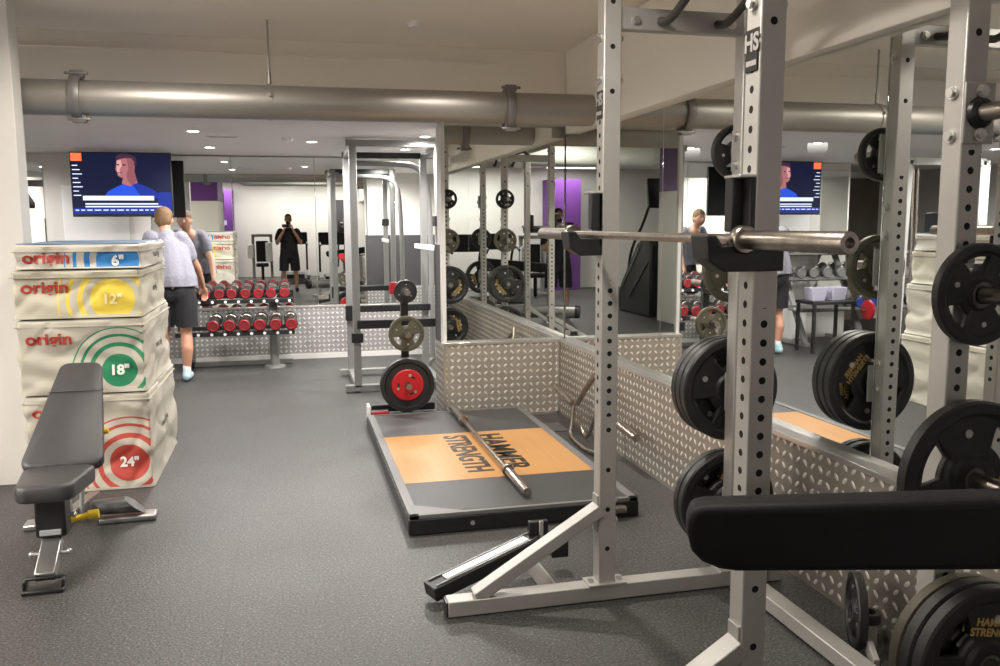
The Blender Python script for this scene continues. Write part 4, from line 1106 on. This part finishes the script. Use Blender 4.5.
# photographer standing behind the camera, both hands on a phone
ph = thing('person', 'man in black T-shirt and shorts photographing with a phone, seen in the mirrors', 'person', (0.0, -.36, 0))
limbs = []
for s in (-1, 1):
    limbs += [([(s*.10, 0, .93), (s*.125, .0, .70), (s*.14, .01, .49)], [.10, .085, .060]), ([(s*.14, .01, .49), (s*.15, -.03, .33), (s*.15, -.01, .10)], [.058, .060, .037]),
              ([(s*.20, -.01, 1.43), (s*.265, .03, 1.25), (s*.27, .10, 1.17)], [.068, .056, .044]), ([(s*.27, .10, 1.17), (s*.19, .20, 1.33), (s*.10, .27, 1.49)], [.046, .040, .027])]
limbs += [([(0, 0, .95), (0, -.01, 1.12), (0, -.01, 1.32), (0, -.01, 1.43)], [.14, .13, .155, .12]), ([(0, -.01, 1.45), (0, .0, 1.55), (0, .01, 1.62)], [.07, .058, .06])]
for s in (-1, 1): hand(limbs, (s*.10, .265, 1.49), (-s*.12, .12, .75), (0, .9, -.2), (-s*1, .1, .15), -1)
body('body', ph, 'skin2', limbs, [((0, .01, 1.735), .1, (.80, .98, 1.15)), ((0, .045, 1.68), .065, (.85, .95, .95)), ((0, .112, 1.715), .017, (.8, 1.1, 1.4)),
                                  ((-.082, 0, 1.72), .02, (.5, 1, 1.3)), ((.082, 0, 1.72), .02, (.5, 1, 1.3))], .009)
body('hair', ph, 'hair_dark', [], [((0, -.012, 1.778), .1, (.84, 1.0, .90)), ((0, -.04, 1.74), .09, (.9, .8, 1.0))], .010)
body('beard', ph, 'hair_dark', [], [((0, .058, 1.655), .062, (.92, .90, .72))], .008)
body('eyes', ph, 'hair_dark', [], [((-.032, .098, 1.742), .011, (1.3, .6, .6)), ((.032, .098, 1.742), .011, (1.3, .6, .6))], .003, 1)
sh = [([(0, 0, .93), (0, 0, 1.0), (0, -.01, 1.15), (0, -.01, 1.34), (0, -.01, 1.42)], [.16, .165, .155, .178, .13])]
for s in (-1, 1): sh += [([(s*.10, 0, .90), (s*.10, -.01, 1.02), (s*.10, -.01, 1.2), (s*.11, -.01, 1.38)], [.12, .11, .10, .10]), ([(s*.19, -.01, 1.44), (s*.235, .01, 1.34), (s*.255, .025, 1.26)], [.084, .082, .078])]
cut_below(body('shirt', ph, 'cloth_black', sh, [], .011, 8), .93)
cut_below(body('shorts', ph, 'cloth_black', [([(s*.09, 0, .95), (s*.12, .0, .75), (s*.14, .01, .46)], [.125, .122, .112]) for s in (-1, 1)] + [([(-.08, 0, .96), (.08, 0, .96)], [.14, .14]), ([(0, 0, .86), (0, 0, 1.0)], [.145, .145]), ([(0, .02, .80), (0, .02, .9)], [.09, .12])], [], .011, 8), .50)
for s in (-1, 1):
    o = body('shoe', ph, 'cloth_black', [([(s*.15, -.06, .055), (s*.16, .08, .045), (s*.165, .16, .038)], [.045, .046, .037])], [], .009, 4)
    for v in o.data.vertices: v.co.z = max(v.co.z, .004)
pn = thing('phone', 'black phone held in both hands by the photographer in the mirror', 'phone', (0, -.012, CAMH), (-math.radians(PITCH), 0, -math.radians(YAW)))
MB().bx(-.145, .015, -.014, -.006, -.062, .014).build('phone_body', 'black', pn, bev=.003, local=True)
MB().cyl((0, -.006, 0), (0, -.003, 0), .007).cyl((-.022, -.006, 0), (-.022, -.004, 0), .006).build('lens_ring', 'steel_dark', pn, local=True)

# ------------------------------------------------------------------ foreground bench at the right
fb = thing('decline_bench', 'black padded bench at the right edge close to the photographer', 'weight bench', (.80, 1.62, 0), (0, 0, -.42))
# local frame: x runs along the cushion from its rounded end
BL, BZ = .98, .947
pts = [(.008, .062), (.0, .035), (.0, .01), (.010, -.03), (.030, -.052), (.065, -.068), (.10, -.074), (BL, -.074), (BL+.03, -.05), (BL+.03, .05), (BL, .074), (.035, .068)]
mb = MB(); rings = []
for off, sh_ in ((-.045, .010), (-.036, .003), (-.02, 0), (.02, 0), (.036, .003), (.045, .010)):
    rings.append([V((x + (BL/2-x)*sh_*2.0, off, BZ + .075*x + z*(1-sh_*9))) for x, z in pts])
mb.rings(rings)
cu = mb.build('cushion', 'vinyl_black', fb, angle=40, local=True); cu.modifiers.new('b', 'BEVEL').width = .012
cu.modifiers['b'].segments = 4; cu.modifiers['b'].limit_method = 'ANGLE'
MB().bar((.84, .02, .05), (.84, .02, .92), .07, .05).build('post', 'steel', fb, bev=.004, local=True)
MB().bx(.74, .94, -.035, .05, .900, .925).build('cushion_mount', 'black', fb, local=True)
o = MB().cyl((-.42, 0, .30), (.86, 0, .30), .095, seg=28).build('main_tube', 'alu', fb, local=True)
MB().lathe((-.42, 0, .30), (-1, 0, 0), [(0, .098), (.05, .098), (.07, .08), (.07, .02)], 28).build('end_cap', 'black', o, local=True)
MB().bar((.70, 0, .05), (.70, 0, .22), .1, .1).build('leg', 'steel', fb, local=True)
MB().bar((-.2, 0, .04), (-.2, 0, .22), .08, .08).build('leg', 'steel', fb, local=True)
MB().bar((-.2, -.28, .03), (-.2, .2, .03), .07, .05).bar((.8, -.28, .03), (.8, .2, .03), .07, .05).build('floor_bar', 'steel', fb, bev=.004, local=True)

# ------------------------------------------------------------------ left recess, seen in the right mirror
cr = thing('dumbbell_rack', 'steel rack of black and blue dumbbells in the left recess, seen in the mirror', 'dumbbell rack', (-2.8, 10.05, 0))
X0, X1 = -3.75, -1.80
for z, yc in ((1.20, 10.32), (.88, 10.07), (.50, 9.82)):
    MB().bx(X0, X1, yc-.16, yc-.13, z-.04, z+.01).bx(X0, X1, yc+.13, yc+.16, z-.02, z+.03).bx(X0, X1, yc-.16, yc+.16, z-.04, z-.025).build('shelf', 'steel_far', cr, bev=.003)
for x in (X0+.1, X1-.1, -2.75):
    MB().bar((x, 9.65, .04), (x, 10.48, .04), .07, .05).bar((x, 9.7, .04), (x, 10.44, 1.24), .07, .05).build('side_frame', 'steel_far', cr, bev=.004)
M['blue'] = mat('blue_end_cap', (.02, .06, .35), .4, bump=(100, .05))
DS = dumbbell(.075, .34, 'steel_dark', 'steel_far'); DB = dumbbell(.072, .33, 'rubber', 'blue')
og = order + ['ninth']
for i in range(9):
    x = X1-.13-i*.195
    for D_, z, yc, tier in ((DS, 1.265, 10.32, 'top'), (None, .945, 10.07, 'middle')):
        l = 'grey-ended dumbbell on the %s tier in the left recess, %s from the television' % (tier, og[i])
        if i == 0 and D_ is not None: DS.location = (x, yc, z); DS['label'] = l; DS['group'] = 'dumbbells in the left recess'
        else: dup(DS, (x, yc, z), (0, 0, random.uniform(-.1, .1)), l, 'dumbbells in the left recess')
for i in range(5):
    x = X1-.85-i*.195
    l = 'blue-ended black dumbbell on the lowest tier in the left recess, %s from the television' % og[i]
    if i == 0: DB.location = (x, 9.82, .565); DB['label'] = l; DB['group'] = 'dumbbells in the left recess'
    else: dup(DB, (x, 9.82, .565), (0, 0, random.uniform(-.1, .1)), l, 'dumbbells in the left recess')
# small barbell with a red plate on a stand
sb = thing('barbell_stand', 'grey stand holding a short bar with a red plate, seen in the mirror', 'stand', (-2.65, 9.1, 0))
MB().bar((-2.55, 8.95, .03), (-2.55, 9.35, .03), .06, .05).bar((-2.55, 9.15, .03), (-2.65, 9.15, .50), .05, .05).bar((-2.95, 8.95, .03), (-2.95, 9.35, .03), .06, .05).bar((-2.95, 9.15, .03), (-2.85, 9.15, .50), .05, .05).build('frame', 'steel_far', sb, bev=.004)
MB().cyl((-2.30, 9.15, .53), (-3.25, 9.15, .53), .014).build('bar', 'chrome', sb)
MB().lathe((-2.36, 9.15, .53), (-1, 0, 0), [(0, .015), (0, .05), (.01, .12), (.03, .125), (.04, .12), (.05, .05), (.05, .015)], 32, closed=True).build('red_disc', 'red', sb)
# table with tubs
tb = thing('side_table', 'dark low table with grey tubs under the television, seen in the mirror', 'table', (-1.95, 9.40, 0))
MB().bx(-2.25, -1.65, 9.18, 9.58, .60, .64).build('table_top', 'black', tb, bev=.004)
for x, y in ((-2.22, 9.21), (-1.68, 9.21), (-2.22, 9.55), (-1.68, 9.55)): MB().bar((x, y, 0), (x, y, .60), .035, .035).build('leg', 'black', tb)
for i, (x, l) in enumerate(((-1.80, 'grey-lilac plastic tub on the low table, nearer the man'), (-2.08, 'grey-lilac plastic tub on the low table, farther from the television'))):
    t = MB(); t.rings([[V((x+a*k, 9.38+c_*k*.9, z)) for a, c_ in ((-.1, -.1), (.1, -.1), (.1, .1), (-.1, .1))] for z, k in ((.64, .85), (.80, 1.05), (.80, .98), (.66, .8))])
    tag(t.build('plastic_tub', 'lilac_plastic', loc=(x, 9.38, .64), bev=.004), l, 'tub')
# white framed cable machine
cm = thing('cable_machine', 'white-framed cable machine with slanted post in the left recess, seen in the mirror', 'cable machine', (-2.6, 8.55, 0))
MB().bar((-2.30, 8.55, .0), (-2.36, 8.55, 2.30), .10, .08, V((0, 1, 0))).bar((-2.36, 8.55, 2.28), (-3.4, 8.55, 2.28), .08, .08).bar((-3.4, 8.55, 0), (-3.4, 8.55, 2.3), .1, .08, V((0, 1, 0))).build('frame', 'white_plastic', cm, bev=.006)
MB().cyl((-2.50, 8.55, .3), (-2.44, 8.55, 2.2), .012).cyl((-2.56, 8.55, .3), (-2.50, 8.55, 2.2), .012).build('guide_rod', 'chrome', cm)
MB().bx(-3.1, -2.75, 8.45, 8.7, .1, 1.7).build('weight_stack', 'black', cm, bev=.01)
MB().bar((-3.4, 8.3, .03), (-3.4, 8.85, .03), .08, .06).bar((-2.30, 8.3, .03), (-2.30, 8.85, .03), .08, .06).build('foot', 'white_plastic', cm)
# black plate-loaded machine further left
bm_ = thing('lat_machine', 'black plate-loaded machine with a red disc in the left recess, seen in the mirror', 'exercise machine', (-3.6, 7.6, 0))
MB().bar((-3.3, 7.4, 0), (-3.3, 7.6, 2.25), .09, .09).bar((-4.1, 7.4, 0), (-4.1, 7.6, 2.25), .09, .09).bar((-3.3, 7.6, 2.2), (-4.1, 7.6, 2.2), .09, .09).bar((-3.7, 7.6, 2.2), (-3.7, 6.9, 1.9), .09, .09).build('frame', 'black', bm_, bev=.006)
MB().bar((-3.3, 6.8, .04), (-3.3, 8.1, .04), .09, .07).bar((-4.1, 6.8, .04), (-4.1, 8.1, .04), .09, .07).build('foot', 'black', bm_, bev=.006)
MB().bx(-3.95, -3.45, 7.0, 7.35, .45, .55).bx(-3.95, -3.45, 7.36, 7.46, .6, 1.2).build('cushion', 'vinyl_black', bm_, bev=.03)
MB().lathe((-3.24, 7.5, 1.75), (1, 0, 0), [(0, .015), (0, .1), (.03, .11), (.04, .1), (.04, .015)], 28, closed=True).lathe((-3.24, 7.5, .75), (1, 0, 0), [(0, .015), (0, .12), (.03, .13), (.04, .12), (.04, .015)], 28, closed=True).build('red_disc', 'red', bm_)

# ------------------------------------------------------------------ machines behind the photographer, seen in the mirrors
sc_ = thing('stair_climber', 'tall black stair climber beside the white and purple wall stub, seen in the mirror', 'stair climber', (-1.8, -.4, 0))
MB().prism([(-1.15, .0), (.30, .0), (.30, 1.25), (.12, 1.42), (-.30, 1.25), (-1.0, .55), (-1.15, .35)], (-.6, 0, 0), (-1.42, 0, 0), (0, 1, 0)).build('shell', 'black', sc_, bev=.03)
MB().bar((-1.41, -.95, .45), (-1.41, -.2, 1.15), .01, .05).bar((-1.41, -.6, .30), (-1.41, .2, .95), .01, .03).build('side_stripe', 'steel_dark', sc_)
for s in (-1.5, -1.95): MB().tube([(s, -.9, .5), (s, -.8, 1.1), (s, -.2, 1.6), (s, .1, 2.0)], .025, 12, 2).build('handrail', 'black', sc_)
MB().box((-1.72, .12, 2.1), (.6, .12, .5), Euler((.2, 0, 0))).build('console', 'black', sc_, bev=.03)
MB().box((-1.72, .04, 2.1), (.4, .01, .3), Euler((.2, 0, 0))).build('console_face', 'grey_plastic', sc_)
def treadmill(x, y, label, ang=0.0):
    t = thing('treadmill', label, 'treadmill', (x, y, 0), (0, 0, ang), 'cardio machines by the rear wall')
    MB().prism([(-.9, .0), (.75, 0), (.75, .22), (.45, .25), (-.9, .15)], (.76, 0, 0), (-.38, 0, 0), (0, 1, 0)).build('deck', 'steel_dark', t, bev=.02, local=True)
    MB().bx(-.24, .24, -.88, .4, .15, .262).build('belt', 'black', t, local=True)
    for s in (-1, 1):
        MB().tube([(s*.34, .55, .2), (s*.34, .42, 1.05), (s*.34, .0, 1.12), (s*.34, -.25, 1.05)], .028, 12, 2).build('handrail', 'black', t, local=True)
        MB().cyl((s*.34, -.85, .19), (s*.34, .5, .26), .055, seg=18).build('side_rail', 'alu', t, local=True)
    MB().box((0, .45, 1.22), (.74, .10, .36), Euler((-.4, 0, 0))).build('console', 'black', t, bev=.03, local=True)
    return t
treadmill(1.15, -2.6, 'treadmill with black console in front of the white rear wall, right one', PI)
treadmill(.15, -3.9, 'treadmill with black console in front of the white rear wall, left one', PI)
ct = thing('cross_trainer', 'black cross trainer with upright arms near the rear wall, seen in the mirrors', 'cross trainer', (1.65, -5.1, 0))
MB().ball((1.65, -4.6, .40), .38, (.35, 1, 1), 28).bx(1.45, 1.85, -5.9, -4.3, .02, .12).build('drive_housing', 'black', ct, bev=.01)
for s in (-1, 1): MB().tube([(1.65+s*.22, -5.4, .35), (1.65+s*.24, -4.75, .6), (1.65+s*.24, -4.7, 1.3), (1.65+s*.20, -4.9, 1.72)], .024, 12, 2).build('arm', 'black', ct)
MB().bar((1.65, -4.6, .5), (1.65, -4.65, 1.4), .10, .10).build('mast', 'black', ct, bev=.01)
MB().box((1.65, -4.68, 1.5), (.42, .12, .34), Euler((.4, 0, 0))).build('console', 'black', ct, bev=.04)
ch = thing('chest_press', 'pale grey seated press machine by the rear wall, seen in the far mirror', 'exercise machine', (-.75, -4.6, 0))
MB().bar((-1.0, -4.7, 0), (-1.0, -4.7, 1.3), .08, .08).bar((-.5, -4.7, 0), (-.5, -4.7, 1.3), .08, .08).bar((-1.04, -4.7, 1.3), (-.46, -4.7, 1.3), .08, .08).build('frame', 'steel_far', ch, bev=.006)
MB().bx(-.66, -.46, -4.62, -4.5, .55, 1.1).bx(-1.15, -.98, -4.62, -4.5, .65, 1.05).build('shroud', 'white_plastic', ch, bev=.03)
MB().bx(-.92, -.58, -4.55, -4.2, .42, .52).bx(-.92, -.58, -4.66, -4.56, .55, 1.15).bar((-.75, -4.4, 0), (-.75, -4.4, .42), .08, .08).build('cushion', 'vinyl_black', ch, bev=.03)
MB().bar((-1.0, -4.3, .03), (-1.0, -5.0, .03), .08, .06).bar((-.5, -4.3, .03), (-.5, -5.0, .03), .08, .06).build('foot', 'steel_far', ch)
pb = thing('wall_screen', 'dark grey flat panel on the rear wall, seen in the far mirror', 'wall panel', (1.75, YB, 1.3))
MB().bx(1.35, 2.1, YB, YB+.04, 1.3, 2.35).build('panel', 'panel_grey', pb, bev=.004)
MB().bx(1.33, 2.12, YB, YB+.03, 1.28, 2.37).build('frame', 'black', pb, bev=.004)
# notice on the purple column
nb = MB().bx(-1.9, -1.78, -6.0, -5.99, 1.6, 1.74).build('notice', 'redplate' if False else 'lilac_plastic', loc=(-1.84, -6.0, 1.6))
tag(nb, 'small pale notice on the purple rear column', 'notice')

for k, t in PL.items():
    if k not in used:
        for c_ in [c for c in C.objects if c.parent == t]: bpy.data.objects.remove(c_)
        bpy.data.objects.remove(t)
